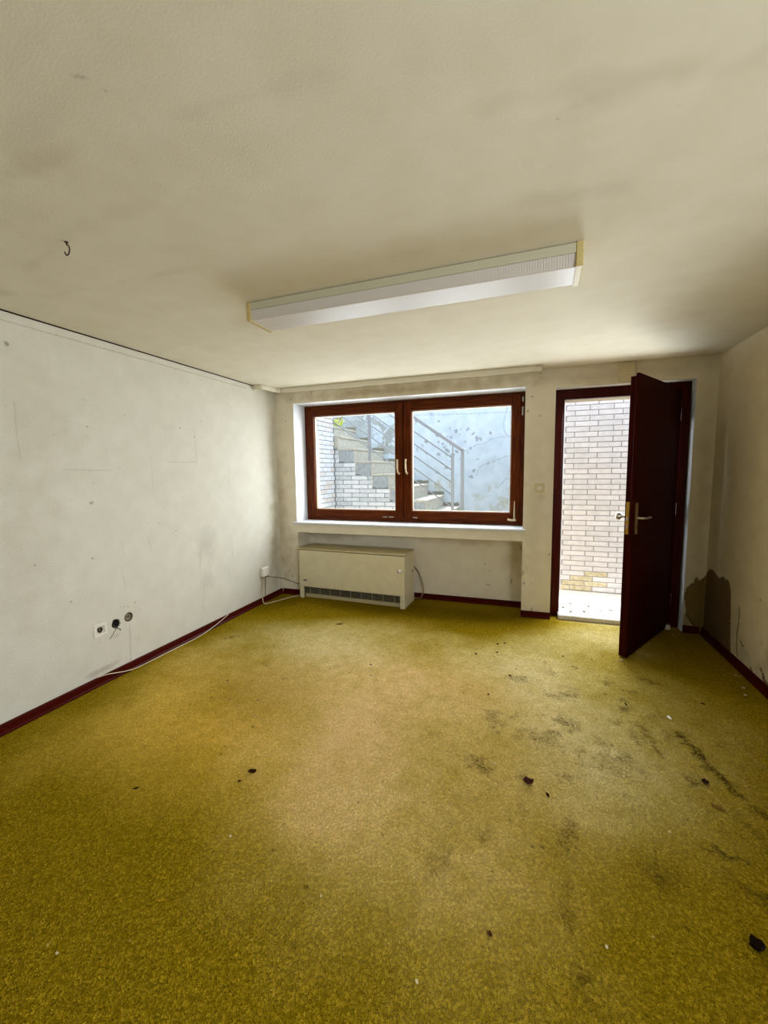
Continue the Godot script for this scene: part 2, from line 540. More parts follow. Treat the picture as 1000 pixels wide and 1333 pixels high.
	mats.mossy = [
		grain([Color(0.66, 0.60, 0.43), Color(0.83, 0.78, 0.68)], dirt, Vector3.ONE * 2.6, 0.85),
		grain([Color(0.72, 0.65, 0.48), Color(0.84, 0.80, 0.72)], dirt, Vector3.ONE * 2.2, 0.85),
	]
	mats.grey_bricks = [
		grain([Color(0.70, 0.73, 0.76), Color(0.88, 0.89, 0.90)], dirt, Vector3.ONE * 3.2, 0.8),
		grain([Color(0.78, 0.80, 0.82), Color(0.90, 0.91, 0.92)], dirt, Vector3.ONE * 2.6, 0.8),
		grain([Color(0.62, 0.66, 0.69), Color(0.86, 0.87, 0.88)], dirt, Vector3.ONE * 3.6, 0.85),
	]
	mats.pale = [mats.bricks[0], mats.grey_bricks[1]]
	mats.mortar = flat(Color(0.63, 0.61, 0.605), 0.95)
	mats.mortar_grey = flat(Color(0.42, 0.45, 0.48), 0.95)
	mats.pavement = grain([Color(0.30, 0.25, 0.21), Color(0.56, 0.53, 0.49), Color(0.66, 0.64, 0.60)], noise(0.04, FastNoiseLite.TYPE_SIMPLEX_SMOOTH, 5, 91), Vector3.ONE * 2.2, 0.9)
	mats.threshold = grain([Color(0.30, 0.24, 0.20), Color(0.62, 0.59, 0.56), Color(0.68, 0.66, 0.63)], noise(0.05, FastNoiseLite.TYPE_SIMPLEX_SMOOTH, 5, 92), Vector3.ONE * 2.4, 0.8)
	mats.threshold_edge = grain([Color(0.62, 0.58, 0.55), Color(0.88, 0.87, 0.87), Color(0.90, 0.89, 0.89)], noise(0.05, FastNoiseLite.TYPE_SIMPLEX_SMOOTH, 4, 95), Vector3.ONE * 3.0, 0.8)
	mats.string = grain([Color(0.48, 0.52, 0.54), Color(0.66, 0.69, 0.71)], noise(0.02, FastNoiseLite.TYPE_SIMPLEX_SMOOTH, 5, 96), Vector3(3.0, 1.0, 3.0), 0.9)  # step concrete with the blue shade of its side put into the colour
	mats.step = grain([Color(0.58, 0.56, 0.48), Color(0.70, 0.69, 0.63), Color(0.76, 0.75, 0.71)], noise(0.02, FastNoiseLite.TYPE_SIMPLEX_SMOOTH, 5, 93), Vector3(2.4, 0.8, 2.4), 0.9)
	mats.plaster = grain([Color(0.655, 0.72, 0.765), Color(0.75, 0.80, 0.83)], noise(0.01, FastNoiseLite.TYPE_SIMPLEX_SMOOTH, 5, 94), Vector3.ONE * 0.8, 0.9)
	mats.rail = flat(Color(0.55, 0.57, 0.59), 0.45, 0.3)
	mats.leaf = flat(Color(0.70, 0.74, 0.20), 0.6)
	mats.leaf.backlight_enabled = true
	mats.leaf.backlight = Color(0.4, 0.45, 0.08)


func build_shell() -> void:
	var w := XR - XL
	var d := ZF - ZB
	# floor: one sheet of carpet over a slab, reaching into the niche and the door recess
	var st := nst()
	for r in [[XL, ZB, XR, ZF], [WIN_L, ZW, WIN_R, ZB], [DOOR_L, ZB - 0.012, DOOR_R, ZB]]:
		var T := func(x: float, z: float) -> Vector2: return Vector2((x - XL) / w, (z - ZW) / (ZF - ZW))
		quad(st, Vector3(r[0], 0, r[1]), Vector3(r[2], 0, r[1]), Vector3(r[2], 0, r[3]), Vector3(r[0], 0, r[3]), Vector3.UP, T.call(r[0], r[1]), T.call(r[2], r[1]), T.call(r[2], r[3]), T.call(r[0], r[3]))
	span(st, Vector3(XL - 0.2, -0.25, ZO), Vector3(XR + 0.2, -0.004, ZF + 0.2))
	var worn := carpet_stains()
	overlay(mats.carpet, worn)
	var carpet := tag(obj("floor", st, mats.carpet), "worn olive yellow carpet with dark stains covering the whole floor", "carpet", "", "structure")
	grow_pile(carpet, worn)
	# ceiling
	st = nst()
	panel(st, Vector3(XL, H, ZB), Vector3(1, 0, 0), Vector3(0, 0, 1), w, d, [])
	span(st, Vector3(XL - 0.25, H + 0.003, ZO), Vector3(XR + 0.25, H + 0.3, ZF + 0.25))
	overlay(mats.ceiling, ceiling_stains())
	tag(obj("ceiling", st, mats.ceiling), "yellowed off-white ceiling with scuffs and brush marks", "ceiling", "", "structure")
	# left wall, u runs from the front to the back
	st = nst()
	var holes := []
	for s in SOCKETS:
		holes.append([ZF - s[0] - 0.05, s[1] - 0.05, ZF - s[0] + 0.05, s[1] + 0.05, 0.0, false])
	panel(st, Vector3(XL, 0, ZF), Vector3(0, 0, -1), Vector3.UP, d, H, holes)
	for s in SOCKETS:
		round_hole(st, Vector3(XL, 0, ZF), Vector3(0, 0, -1), Vector3.UP, d, H, ZF - s[0], s[1], 0.05, s[2], 0.055, s[3])
	span(st, Vector3(XL - 0.3, 0, ZO), Vector3(XL - 0.06, H, ZF))
	span(st, Vector3(XL - 0.06, 0, ZO), Vector3(XL - 0.003, H, ZB))
	overlay(mats.wall_left, left_stains(d))
	tag(obj("wall_left", st, mats.wall_left), "long left wall in stained off-white woodchip wallpaper", "wall", "", "structure")
	# right wall, u runs from the back to the front
	st = nst()
	panel(st, Vector3(XR, 0, ZB), Vector3(0, 0, 1), Vector3.UP, d, H, [[SIDE_Z0 - ZB, 0.9, SIDE_Z1 - ZB, 2.1, 0.3, false]])
	span(st, Vector3(XR + 0.003, 0, ZO), Vector3(XR + 0.3, H, SIDE_Z0))
	span(st, Vector3(XR + 0.003, 0, SIDE_Z1), Vector3(XR + 0.3, H, ZF))
	span(st, Vector3(XR + 0.003, 0, SIDE_Z0), Vector3(XR + 0.3, 0.9, SIDE_Z1))
	span(st, Vector3(XR + 0.003, 2.1, SIDE_Z0), Vector3(XR + 0.3, H, SIDE_Z1))
	overlay(mats.wall_right, right_stains(d))
	tag(obj("wall_right", st, mats.wall_right), "right wall beside the open door with torn wallpaper near the floor", "wall", "", "structure")
	var lining := nst()
	# back wall: recesses for window, niche and door in its inner leaf, openings in its outer leaf
	st = nst()
	panel(st, Vector3(XL, 0, ZB), Vector3(1, 0, 0), Vector3.UP, w, H, [
		[WIN_L - XL, SILL - 0.022, WIN_R - XL, WIN_T, ZB - ZW, false],
		[WIN_L - XL + 0.006, -0.01, WIN_R - XL, 0.727, ZB - ZW, true],
		[DOOR_L - XL, -0.01, DOOR_R - XL, DOOR_T, ZB - ZW, false]], lining)
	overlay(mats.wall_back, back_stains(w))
	# outer leaf
	var x0 := XL - 0.25
	var x1 := XR + 0.25
	var zi := ZW - 0.003
	span(st, Vector3(x0, GY - 0.2, ZO), Vector3(-2.415, H + 0.2, zi))
	span(st, Vector3(-2.415, GY - 0.2, ZO), Vector3(-0.08, SILL + 0.03, zi))
	span(st, Vector3(-2.415, WIN_T - 0.05, ZO), Vector3(-0.08, H + 0.2, zi))
	span(st, Vector3(-0.08, GY - 0.2, ZO), Vector3(DOOR_L + 0.06, H + 0.2, zi))
	span(st, Vector3(DOOR_L + 0.06, DOOR_T - 0.07, ZO), Vector3(DOOR_R - 0.06, H + 0.2, zi))
	span(st, Vector3(DOOR_R - 0.06, GY - 0.2, ZO), Vector3(x1, H + 0.2, zi))
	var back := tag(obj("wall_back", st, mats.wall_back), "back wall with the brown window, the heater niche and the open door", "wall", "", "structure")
	obj("reveal", lining, mats.reveal, back)
	# front wall behind the camera
	st = nst()
	panel(st, Vector3(XR, 0, ZF), Vector3(-1, 0, 0), Vector3.UP, w, H, [])
	span(st, Vector3(XL - 0.25, 0, ZF + 0.003), Vector3(XR + 0.25, H, ZF + 0.25))
	tag(obj("wall_front", st, mats.wall_front), "off-white wall facing the window and the door", "wall", "", "structure")


const SIDE_Z0 := -1.3     # opening of the added side window that lets fill light in
const SIDE_Z1 := 1.1
# (z, y, radius of the hole, raggedness)
const SOCKETS := [[-1.92, 0.37, 0.021, 0.35], [-2.033, 0.372, 0.033, 0.25], [-2.132, 0.387, 0.0345, 0.06]]


func carpet_stains() -> Image:
	# u = x - XL, v = z - ZW
	var s := Stains.new(XR - XL, ZF - ZW, 230.0, Color(0.5, 0.42, 0.15))
	var g := RandomNumberGenerator.new()
	g.seed = 5
	var at := func(x: float, z: float) -> Vector2: return Vector2(x - XL, z - ZW)
	var worn := Color(0.84, 0.735, 0.48)
	var pink := Color(0.87, 0.73, 0.51)
	var grey := Color(0.82, 0.765, 0.55)
	# trodden, faded area plus painted mid-floor light, and the greyer run to the door
	for q in [[-2.1, -1.9, 0.75, 0.9, Color(0.84, 0.72, 0.36), 0.85], [-1.6, -1.75, 1.3, 0.75, Color(0.82, 0.68, 0.28), 0.9], [0.2, -1.9, 1.0, 0.6, Color(0.64, 0.56, 0.26), 0.5], [-0.9, -2.5, 1.65, 1.05, worn, 0.95], [-0.55, -1.75, 0.95, 0.85, worn, 0.8], [-0.75, -1.9, 0.42, 0.75, pink, 0.55], [-0.5, -2.6, 0.75, 0.45, pink, 0.35], [-0.35, -1.35, 0.5, 0.45, worn, 0.4], [-1.6, -3.0, 0.95, 0.55, grey, 0.7], [0.1, -3.1, 0.95, 0.55, grey, 0.75], [0.45, -2.5, 0.75, 0.85, grey, 0.7], [0.5, -2.0, 0.5, 0.5, grey, 0.35], [-2.2, -3.15, 0.32, 0.3, Color(0.70, 0.64, 0.42), 0.5], [0.6, -3.75, 0.45, 0.6, grey, 0.8], [0.25, -3.5, 0.5, 0.5, grey, 0.5], [-1.6, -2.1, 0.6, 0.5, Color(0.66, 0.54, 0.24), 0.4]]:
		var p: Vector2 = at.call(q[0], q[1])
		s.blot(p.x, p.y, q[2], q[3], q[4], q[5], 0.45, 0.8, 0.0, 0.06, 0.18)
	# unworn pile along the back
	for q in [[-1.2, -3.98, 1.6, 0.30, 0.75], [-0.35, -4.0, 0.4, 0.22, 0.5], [-2.5, -3.7, 0.3, 0.5, 0.6]]:
		var p: Vector2 = at.call(q[0], q[1])
		s.blot(p.x, p.y, q[2], q[3], Color(0.42, 0.34, 0.015), q[4], 0.4, 0.7, 0.0, 0.08)
	# dark smudges
	var dk := Color(0.22, 0.17, 0.07)
	for q in [[0.83, -2.27, 0.035, 0.24, 0.62, -0.25], [0.87, -2.10, 0.025, 0.16, 0.55, -0.3], [0.80, -2.42, 0.03, 0.12, 0.4, -0.2], [0.93, -1.98, 0.02, 0.1, 0.45, -0.35], [0.74, -2.09, 0.05, 0.05, 0.4, 0.0], [0.27, -2.70, 0.07, 0.05, 0.38, 0.3], [0.20, -2.66, 0.10, 0.05, 0.3, 0.2], [0.52, -2.93, 0.04, 0.04, 0.4, 0.0], [0.57, -2.64, 0.045, 0.05, 0.5, 0.4], [0.225, -2.39, 0.10, 0.07, 0.42, 0.5], [-0.19, -1.91, 0.09, 0.06, 0.40, 0.5], [-0.16, -2.32, 0.05, 0.09, 0.28, 0.3], [0.17, -1.62, 0.045, 0.13, 0.34, 0.1], [0.17, -1.14, 0.03, 0.07, 0.4, 0.0], [0.15, -1.35, 0.03, 0.12, 0.3, 0.0], [0.70, -1.71, 0.07, 0.03, 0.55, 0.3], [0.62, -2.42, 0.05, 0.10, 0.3, -0.3], [0.64, -2.28, 0.02, 0.12, 0.35, -0.2], [-0.05, -2.80, 0.08, 0.05, 0.28, 0.2], [0.10, -2.2, 0.18, 0.10, 0.2, 0.2], [0.42, -2.1, 0.2, 0.12, 0.2, -0.4], [-2.38, -2.82, 0.03, 0.08, 0.45, 0.6], [0.86, -1.85, 0.03, 0.12, 0.3, -0.3], [0.45, -1.55, 0.12, 0.09, 0.22, 0.0], [-1.8, -2.48, 0.10, 0.02, 0.22, 0.4], [-0.27, -1.35, 0.06, 0.1, 0.2, 0.3]]:
		var p: Vector2 = at.call(q[0], q[1])
		s.blot(p.x, p.y, q[2], q[3], dk, q[4] * 1.45, 1.0, 0.9, q[5], 1.3)
	for i in 40:
		var p: Vector2 = at.call(g.randf_range(-0.2, 1.0), g.randf_range(-3.2, -1.2))
		s.blot(p.x, p.y, g.randf_range(0.02, 0.07), g.randf_range(0.015, 0.05), dk, g.randf_range(0.2, 0.5), 1.1, 0.9, g.randf() * 3.0, 1.6)
	# pale drag marks
	for q in [[[0.70, -2.5], [0.74, -2.2], [0.80, -1.95]], [[0.88, -2.4], [0.95, -2.1]], [[-2.05, -2.25], [-1.7, -2.10], [-1.4, -2.02]], [[-1.75, -2.02], [-1.45, -1.9], [-1.2, -1.85]], [[-0.55, -2.12], [-0.35, -2.0], [-0.22, -1.9]], [[1.02, -2.5], [1.1, -2.2]]]:
		var pts := []
		for w in q: pts.append(at.call(w[0], w[1]))
		s.line(pts, 0.014, Color(0.72, 0.62, 0.40), 0.10, 0.012)
	s.specks(700, Rect2(0, 1.0, XR - XL, 3.6), 0.003, 0.010, Color(0.20, 0.15, 0.04), 0.5, g)
	s.specks(260, Rect2(0, 1.0, XR - XL, 3.6), 0.003, 0.007, Color(0.80, 0.72, 0.50), 0.5, g)
	return s.im

# the tufts of the carpet, coloured by the wear and painted light of the spot they stand on
func grow_pile(parent: Node, worn: Image) -> void:
	var st := nst()
	var g := RandomNumberGenerator.new()
	g.seed = 33
	for k in 5:
		var a := TAU * k / 5.0 + g.randf()
		var d := Vector3(cos(a), 0, sin(a))
		var side := Vector3(-d.z, 0, d.x) * 0.0010
		var p := d * 0.0008
		var q := d * 0.0032 + Vector3(0, 0.0022, 0)
		var t := d * 0.0054 + Vector3(0, 0.0026, 0)
		var n := Vector3.UP - d * 0.4
		quad(st, p - side, p + side, q + side, q - side, n)
		tri(st, q - side, q + side, t, n)
	st.generate_normals()
	var mm := MultiMesh.new()
	mm.transform_format = MultiMesh.TRANSFORM_3D
	mm.use_colors = true
	mm.mesh = st.commit()
	var step := 0.0062
	var nx := int((XR - XL - 0.06) / step)
	var nz := int(3.66 / step)
	var buf := PackedFloat32Array()
	buf.resize(nx * nz * 16)
	var at := 0
	var w := worn.get_width()
	var h := worn.get_height()
	for j in nz:
		for i in nx:
			var x := XL + 0.03 + (i + g.randf()) * step
			var z := -0.38 - (j + g.randf()) * step
			var a := g.randf() * TAU
			var k := g.randf_range(0.8, 1.25)
			var c := cos(a) * k
			var s := sin(a) * k
			var o := worn.get_pixel(clampi(int((x - XL) / (XR - XL) * w), 0, w - 1), clampi(int((z - ZW) / (ZF - ZW) * h), 0, h - 1))
			var v := pow(g.randf(), 1.4)
			var pile := Color(0.49, 0.405, 0.03).lerp(Color(0.72, 0.60, 0.13), v)
			var col := pile.lerp(Color(minf(o.r * (1.0 + 0.22 * v), 0.97), minf(o.g * (1.0 + 0.21 * v), 0.95), o.b * (1.02 + 0.28 * v)), o.a).srgb_to_linear()
			buf[at] = c; buf[at + 2] = s; buf[at + 3] = x
			buf[at + 5] = k; buf[at + 7] = 0.0
			buf[at + 8] = -s; buf[at + 10] = c; buf[at + 11] = z
			buf[at + 12] = col.r; buf[at + 13] = col.g; buf[at + 14] = col.b; buf[at + 15] = 1.0
			at += 16
	mm.instance_count = nx * nz
	mm.buffer = buf
	var m := flat(Color.WHITE, 1.0)
	m.metallic_specular = 0.1
	m.vertex_color_use_as_albedo = true
	var o := MultiMeshInstance3D.new()
	o.name = "carpet_pile"
	o.multimesh = mm
	o.material_override = m
	o.set_meta("kind", "stuff")
	parent.add_child(o)

func ceiling_stains() -> Image:
	# u = x - XL, v = z - ZB
	var s := Stains.new(XR - XL, ZF - ZB, 150.0, Color(0.6, 0.55, 0.45))
	var g := RandomNumberGenerator.new()
	g.seed = 6
	var at := func(x: float, z: float) -> Vector2: return Vector2(x - XL, z - ZB)
	var dk := Color(0.36, 0.30, 0.20)
	for q in [[0.407, -1.155, 0.03, 0.008, 0.5, 0.1], [0.437, -1.157, 0.012, 0.008, 0.5, 0.0], [0.44, -1.69, 0.035, 0.005, 0.5, 0.15], [0.50, -2.258, 0.03, 0.003, 0.5, 0.05], [0.368, -2.615, 0.05, 0.005, 0.5, 0.05], [-0.408, -1.043, 0.006, 0.005, 0.8, 0.0], [-0.276, -0.946, 0.006, 0.005, 0.7, 0.0], [-0.104, -1.169, 0.005, 0.005, 0.6, 0.0], [-0.18, -1.41, 0.055, 0.018, 0.32, 0.1], [-0.97, -0.945, 0.02, 0.006, 0.3, 0.5], [-1.45, -2.25, 0.04, 0.012, 0.3, 0.2], [-1.75, -1.12, 0.16, 0.010, 0.30, 0.12], [-1.60, -1.22, 0.05, 0.012, 0.45, 0.1]]:
		var p: Vector2 = at.call(q[0], q[1])
		s.blot(p.x, p.y, q[2], q[3], dk, q[4], 0.4, 0.6, q[5], 2.0)
	# uneven brush work and greyish bloom
	for i in 130:
		var p: Vector2 = at.call(g.randf_range(XL, XR), g.randf_range(ZB, 0.0))
		var c := Color(0.78, 0.75, 0.68) if g.randf() < 0.5 else Color(0.66, 0.60, 0.47)
		s.blot(p.x, p.y, g.randf_range(0.12, 0.45), g.randf_range(0.02, 0.07), c, g.randf_range(0.08, 0.24), 0.7, 0.8, g.randf_range(-0.3, 0.3), 0.4)
	s.specks(60, Rect2(0, 0.3, XR - XL, 3.4), 0.002, 0.006, dk, 0.4, g)
	return s.im

func left_stains(d: float) -> Image:
	# u = ZF - z, v = H - y
	var s := Stains.new(d, H, 190.0, Color(0.5, 0.45, 0.35))
	var g := RandomNumberGenerator.new()
	g.seed = 8
	var at := func(z: float, y: float) -> Vector2: return Vector2(ZF - z, H - y)
	var dk := Color(0.30, 0.25, 0.18)
	var gr := Color(0.52, 0.49, 0.43)
	# ghosts of pictures that hung here
	s.line([at.call(-1.778, 1.444), at.call(-2.093, 1.438)], 0.006, gr, 0.18, 0.002)
	s.line([at.call(-2.562, 1.503), at.call(-2.869, 1.504)], 0.006, gr, 0.2, 0.002)
	s.line([at.call(-2.869, 1.504), at.call(-2.864, 1.774)], 0.006, gr, 0.18, 0.002)
	s.line([at.call(-2.562, 1.503), at.call(-2.555, 1.78), at.call(-2.864, 1.774)], 0.005, gr, 0.06, 0.002)
	s.line([at.call(-1.79, 1.751), at.call(-2.03, 1.702), at.call(-2.093, 1.438)], 0.006, gr, 0.05, 0.006)
	s.line([at.call(-1.548, 1.816), at.call(-1.545, 1.63), at.call(-1.55, 1.5)], 0.005, gr, 0.22, 0.003)
	s.line([at.call(-2.135, 0.33), at.call(-2.121, 0.07)], 0.004, gr, 0.35, 0.002)
	s.line([at.call(-1.2, 2.243), at.call(-3.6, 2.252)], 0.005, Color(0.60, 0.55, 0.46), 0.45, 0.004)
	for q in [[-1.943, 1.719, 0.012], [-1.539, 2.125, 0.022], [-2.707, 1.779, 0.012], [-2.86, 1.72, 0.013], [-2.95, 1.861, 0.012], [-3.065, 1.778, 0.008], [-1.926, 1.224, 0.016], [-1.94, 1.23, 0.012], [-1.57, 0.894, 0.01], [-1.906, 0.866, 0.012], [-2.076, 0.48, 0.008], [-2.100, 0.477, 0.009], [-2.131, 0.468, 0.009], [-2.19, 0.48, 0.013], [-2.45, 1.03, 0.01], [-2.6, 0.95, 0.01], [-2.9, 1.3, 0.008], [-1.75, 0.62, 0.012]]:
		var p: Vector2 = at.call(q[0], q[1])
		s.blot(p.x, p.y, q[2] * 0.75, q[2] * 0.6, dk, 0.6, 0.5, 0.5, 0.4, 4.0)
	var dull_tan := Color(0.62, 0.56, 0.43)  # dull tone for the broad tan areas
	for q in [[-2.943, 0.80, 0.16, 0.20, gr, 0.25], [-1.91, 0.10, 0.14, 0.03, Color(0.45, 0.27, 0.18), 0.5], [-2.9, 0.45, 0.1, 0.15, gr, 0.16], [-3.98, 0.6, 0.13, 0.6, dull_tan, 0.55], [-3.99, 1.6, 0.10, 0.8, dull_tan, 0.35], [-3.75, 0.28, 0.10, 0.16, dull_tan, 0.4], [-2.03, 0.29, 0.05, 0.03, gr, 0.5], [-1.6, 1.7, 0.35, 0.5, dull_tan, 0.18], [-1.5, 1.0, 0.3, 0.6, dull_tan, 0.2]]:
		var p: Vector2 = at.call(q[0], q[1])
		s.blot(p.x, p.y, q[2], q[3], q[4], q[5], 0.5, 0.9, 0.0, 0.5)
	s.specks(190, Rect2(ZF + 1.2, 0.1, 2.8, H - 0.2), 0.002, 0.007, dk, 0.5, g)
	for i in 14:
		var p: Vector2 = at.call(g.randf_range(-3.9, -1.4), g.randf_range(0.3, 1.6))
		s.line([p, p + Vector2(g.randf_range(-0.03, 0.03), g.randf_range(0.05, 0.3))], 0.004, gr, 0.15, 0.01)
	return s.im

func right_stains(d: float) -> Image:
	# u = z - ZB, v = H - y
	var s := Stains.new(d, H, 190.0, Color(0.5, 0.45, 0.35))
	var g := RandomNumberGenerator.new()
	g.seed = 9
	var at := func(z: float, y: float) -> Vector2: return Vector2(z - ZB, H - y)
	var bare := Color(0.41, 0.29, 0.05)
	var edge := Color(0.30, 0.21, 0.11)
	var torn := []
	for q in [[-4.10, 0.0], [-4.10, 0.515], [-4.019, 0.580], [-3.95, 0.575], [-3.884, 0.548], [-3.83, 0.545], [-3.792, 0.575], [-3.749, 0.565], [-3.685, 0.564], [-3.645, 0.50], [-3.624, 0.326], [-3.60, 0.15], [-3.576, 0.0]]:
		torn.append(at.call(q[0], q[1]))
	s.poly(torn, bare, 0.95, 0.012)
	s.line(torn.slice(1), 0.007, edge, 0.8, 0.012)
	s.blot(0.25, H - 0.1, 0.16, 0.12, Color(0.33, 0.22, 0.05), 0.5, 0.5, 0.8)
	for q in [[[-3.503, 0.423], [-3.495, 0.36], [-3.493, 0.315], [-3.505, 0.26], [-3.498, 0.20]], [[-3.505, 0.19], [-3.50, 0.13], [-3.47, 0.077]], [[-3.46, 0.2], [-3.40, 0.17]]]:
		var pts := []
		for w in q: pts.append(at.call(w[0], w[1]))
		s.line(pts, 0.010, edge, 0.8, 0.01)
	for q in [[-3.167, 0.125, 0.03, 0.014], [-3.135, 0.098, 0.03, 0.015], [-3.21, 0.045, 0.03, 0.02], [-3.171, 0.04, 0.025, 0.02], [-3.28, 0.07, 0.03, 0.012], [-3.24, 0.558, 0.012, 0.008], [-3.1, 0.06, 0.05, 0.03], [-3.0, 0.05, 0.06, 0.03]]:
		var p: Vector2 = at.call(q[0], q[1])
		s.blot(p.x, p.y, q[2], q[3], Color(0.34, 0.25, 0.15), 0.85, 0.7, 0.3, 0.5, 3.0)
	for i in 14:
		var p: Vector2 = at.call(g.randf_range(-3.6, -2.6), g.randf_range(0.05, 0.4))
		s.blot(p.x, p.y, g.randf_range(0.03, 0.12), g.randf_range(0.03, 0.14), Color(0.55, 0.50, 0.40), g.randf_range(0.1, 0.25), 0.8, 0.8, 0.0, 0.7)
	s.specks(90, Rect2(0.3, 0.1, 1.8, H - 0.2), 0.003, 0.008, edge, 0.6, g)
	return s.im

func back_stains(w: float) -> Image:
	# u = x - XL, v = H - y
	var s := Stains.new(w, H, 220.0, Color(0.5, 0.45, 0.35))
	var g := RandomNumberGenerator.new()
	g.seed = 10
	var at := func(x: float, y: float) -> Vector2: return Vector2(x - XL, H - y)
	var dk := Color(0.26, 0.22, 0.16)
	var dull_tan := Color(0.62, 0.54, 0.38)
	var torn := []
	for q in [[1.29, 0.0], [1.303, 0.22], [1.287, 0.319], [1.300, 0.385], [1.325, 0.42], [1.347, 0.435], [1.361, 0.486], [1.384, 0.455], [1.41, 0.475], [1.433, 0.515], [1.433, 0.0]]:
		torn.append(at.call(q[0], q[1]))
	s.poly(torn, Color(0.45, 0.36, 0.05), 0.95, 0.008)
	s.line(torn.slice(1, 10), 0.006, Color(0.32, 0.23, 0.12), 0.7, 0.01)
	s.poly([at.call(1.29, 0.0), at.call(1.29, 0.17), at.call(1.40, 0.0)], Color(0.66, 0.60, 0.44), 0.9, 0.004)
	s.line([at.call(1.31, 0.16), at.call(1.40, 0.02)], 0.006, Color(0.25, 0.18, 0.08), 0.7, 0.004)
	for q in [[-2.23, 2.262, 0.012, 0.024], [-2.29, 2.25, 0.02, 0.008], [-2.49, 2.206, 0.016, 0.012], [-2.563, 1.975, 0.012, 0.014], [-2.582, 0.279, 0.010, 0.012], [-2.545, 0.215, 0.012, 0.022], [-2.535, 0.165, 0.012, 0.010], [0.026, 2.066, 0.015, 0.009], [0.096, 1.891, 0.013, 0.007], [-0.011, 1.938, 0.010, 0.02], [0.051, 0.33, 0.006, 0.012], [-0.02, 0.43, 0.012, 0.03], [-0.01, 0.33, 0.012, 0.02], [0.063, 0.075, 0.012, 0.03], [-0.05, 0.62, 0.012, 0.03], [-0.135, 0.535, 0.009, 0.009], [-0.400, 0.434, 0.012, 0.009], [-0.368, 0.213, 0.03, 0.010], [-0.137, 0.27, 0.012, 0.03], [0.205, 0.62, 0.008, 0.02], [-0.36, 0.36, 0.012, 0.006]]:
		var p: Vector2 = at.call(q[0], q[1])
		s.blot(p.x, p.y, q[2], q[3], dk, 0.5, 0.6, 0.6, 0.2, 4.0)
	for q in [[-2.66, 0.9, 0.12, 1.0, dull_tan, 0.45], [-2.58, 0.4, 0.16, 0.35, dull_tan, 0.3], [-0.1, 0.5, 0.14, 0.28, dull_tan, 0.4], [-0.6, 0.66, 0.6, 0.06, dull_tan, 0.4], [-2.2, 0.66, 0.5, 0.08, dull_tan, 0.45], [0.06, 1.0, 0.12, 0.8, dull_tan, 0.18], [-1.2, 2.215, 1.5, 0.085, dull_tan, 0.7], [0.6, 2.2, 0.7, 0.07, dull_tan, 0.25], [1.36, 1.2, 0.08, 0.9, dull_tan, 0.3], [0.12, 1.16, 0.05, 0.06, dull_tan, 0.25]]:  # broad darker areas; the long band under the rail is painted shadow
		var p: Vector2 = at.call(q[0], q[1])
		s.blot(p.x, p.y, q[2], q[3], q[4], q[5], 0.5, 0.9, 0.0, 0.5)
	s.specks(110, Rect2(0, 0.05, w, H - 0.1), 0.002, 0.006, dk, 0.45, g)
	return s.im


func skirt(called: String, a: Vector3, b: Vector3, inward: Vector3, label: String) -> void:
	# a board with a rounded top and a quarter bead at its foot
	var dir := (b - a).normalized()
	var prof := PackedVector2Array([Vector2(0.001, 0.0), Vector2(0.026, 0.0), Vector2(0.025, 0.008), Vector2(0.019, 0.015), Vector2(0.013, 0.018), Vector2(0.012, 0.05), Vector2(0.010, 0.055), Vector2(0.005, 0.058), Vector2(0.001, 0.058)])
	var st := nst()
	extrude(st, prof, Transform3D(Basis(inward, Vector3.UP, dir), a + Vector3(0, 0.001, 0)), a.distance_to(b))
	tag(obj(called, st, mats.skirting), label, "baseboard", "", "structure")

func build_skirting() -> void:
	skirt("baseboard_left", Vector3(XL, 0, ZF - 0.03), Vector3(XL, 0, ZB + 0.001), Vector3(1, 0, 0), "long dark red baseboard along the left wall")
	skirt("baseboard_right", Vector3(XR, 0, ZF - 0.03), Vector3(XR, 0, ZB + 0.001), Vector3(-1, 0, 0), "dark red baseboard along the right wall behind the door")
	skirt("baseboard_corner", Vector3(XL + 0.027, 0, ZB), Vector3(WIN_L + 0.004, 0, ZB), Vector3(0, 0, 1), "short dark red baseboard between left corner and heater niche")
	skirt("baseboard_niche", Vector3(WIN_L + 0.01, 0, ZW), Vector3(WIN_R - 0.002, 0, ZW), Vector3(0, 0, 1), "dark red baseboard at the back of the niche under the window")
	skirt("baseboard_pier", Vector3(WIN_R - 0.004, 0, ZB), Vector3(DOOR_L + 0.002, 0, ZB), Vector3(0, 0, 1), "short dark red baseboard on the pier between niche and door")
	skirt("baseboard_hinge", Vector3(DOOR_R + 0.004, 0, ZB), Vector3(XR - 0.027, 0, ZB), Vector3(0, 0, 1), "shortest dark red baseboard, right of the door in the corner")
	# dark strip standing for the shadow gap under the ceiling along the left wall
	var st := nst()
	span(st, Vector3(XL + 0.0005, H - 0.007, ZF - 0.01), Vector3(XL + 0.006, H - 0.0005, -3.70), 0.0)
	tag(obj("trim_1", st, mats.wood_dark), "thin dark strip standing for the shadow between the left wall and the ceiling", "trim", "", "structure")


func frame_rect(parent: Node, called: String, x0: float, x1: float, y0: float, y1: float, z0: float, z1: float, w: float, wb: float, bev: float, parts := false) -> void:
	# stiles run through, rails sit between them
	var a := nst()
	span(a, Vector3(x0, y0, z0), Vector3(x0 + w, y1, z1), bev)
	span(a, Vector3(x1 - w, y0, z0), Vector3(x1, y1, z1), bev)
	obj(called + "_stiles", a, mats.wood_up, parent)
	var b := nst()
	span(b, Vector3(x0 + w - 0.001, y0, z0), Vector3(x1 - w + 0.001, y0 + wb, z1 - 0.0006), bev)
	span(b, Vector3(x0 + w - 0.001, y1 - w, z0), Vector3(x1 - w + 0.001, y1, z1 - 0.0006), bev)
	obj(called + "_rails", b, mats.wood_across, parent)

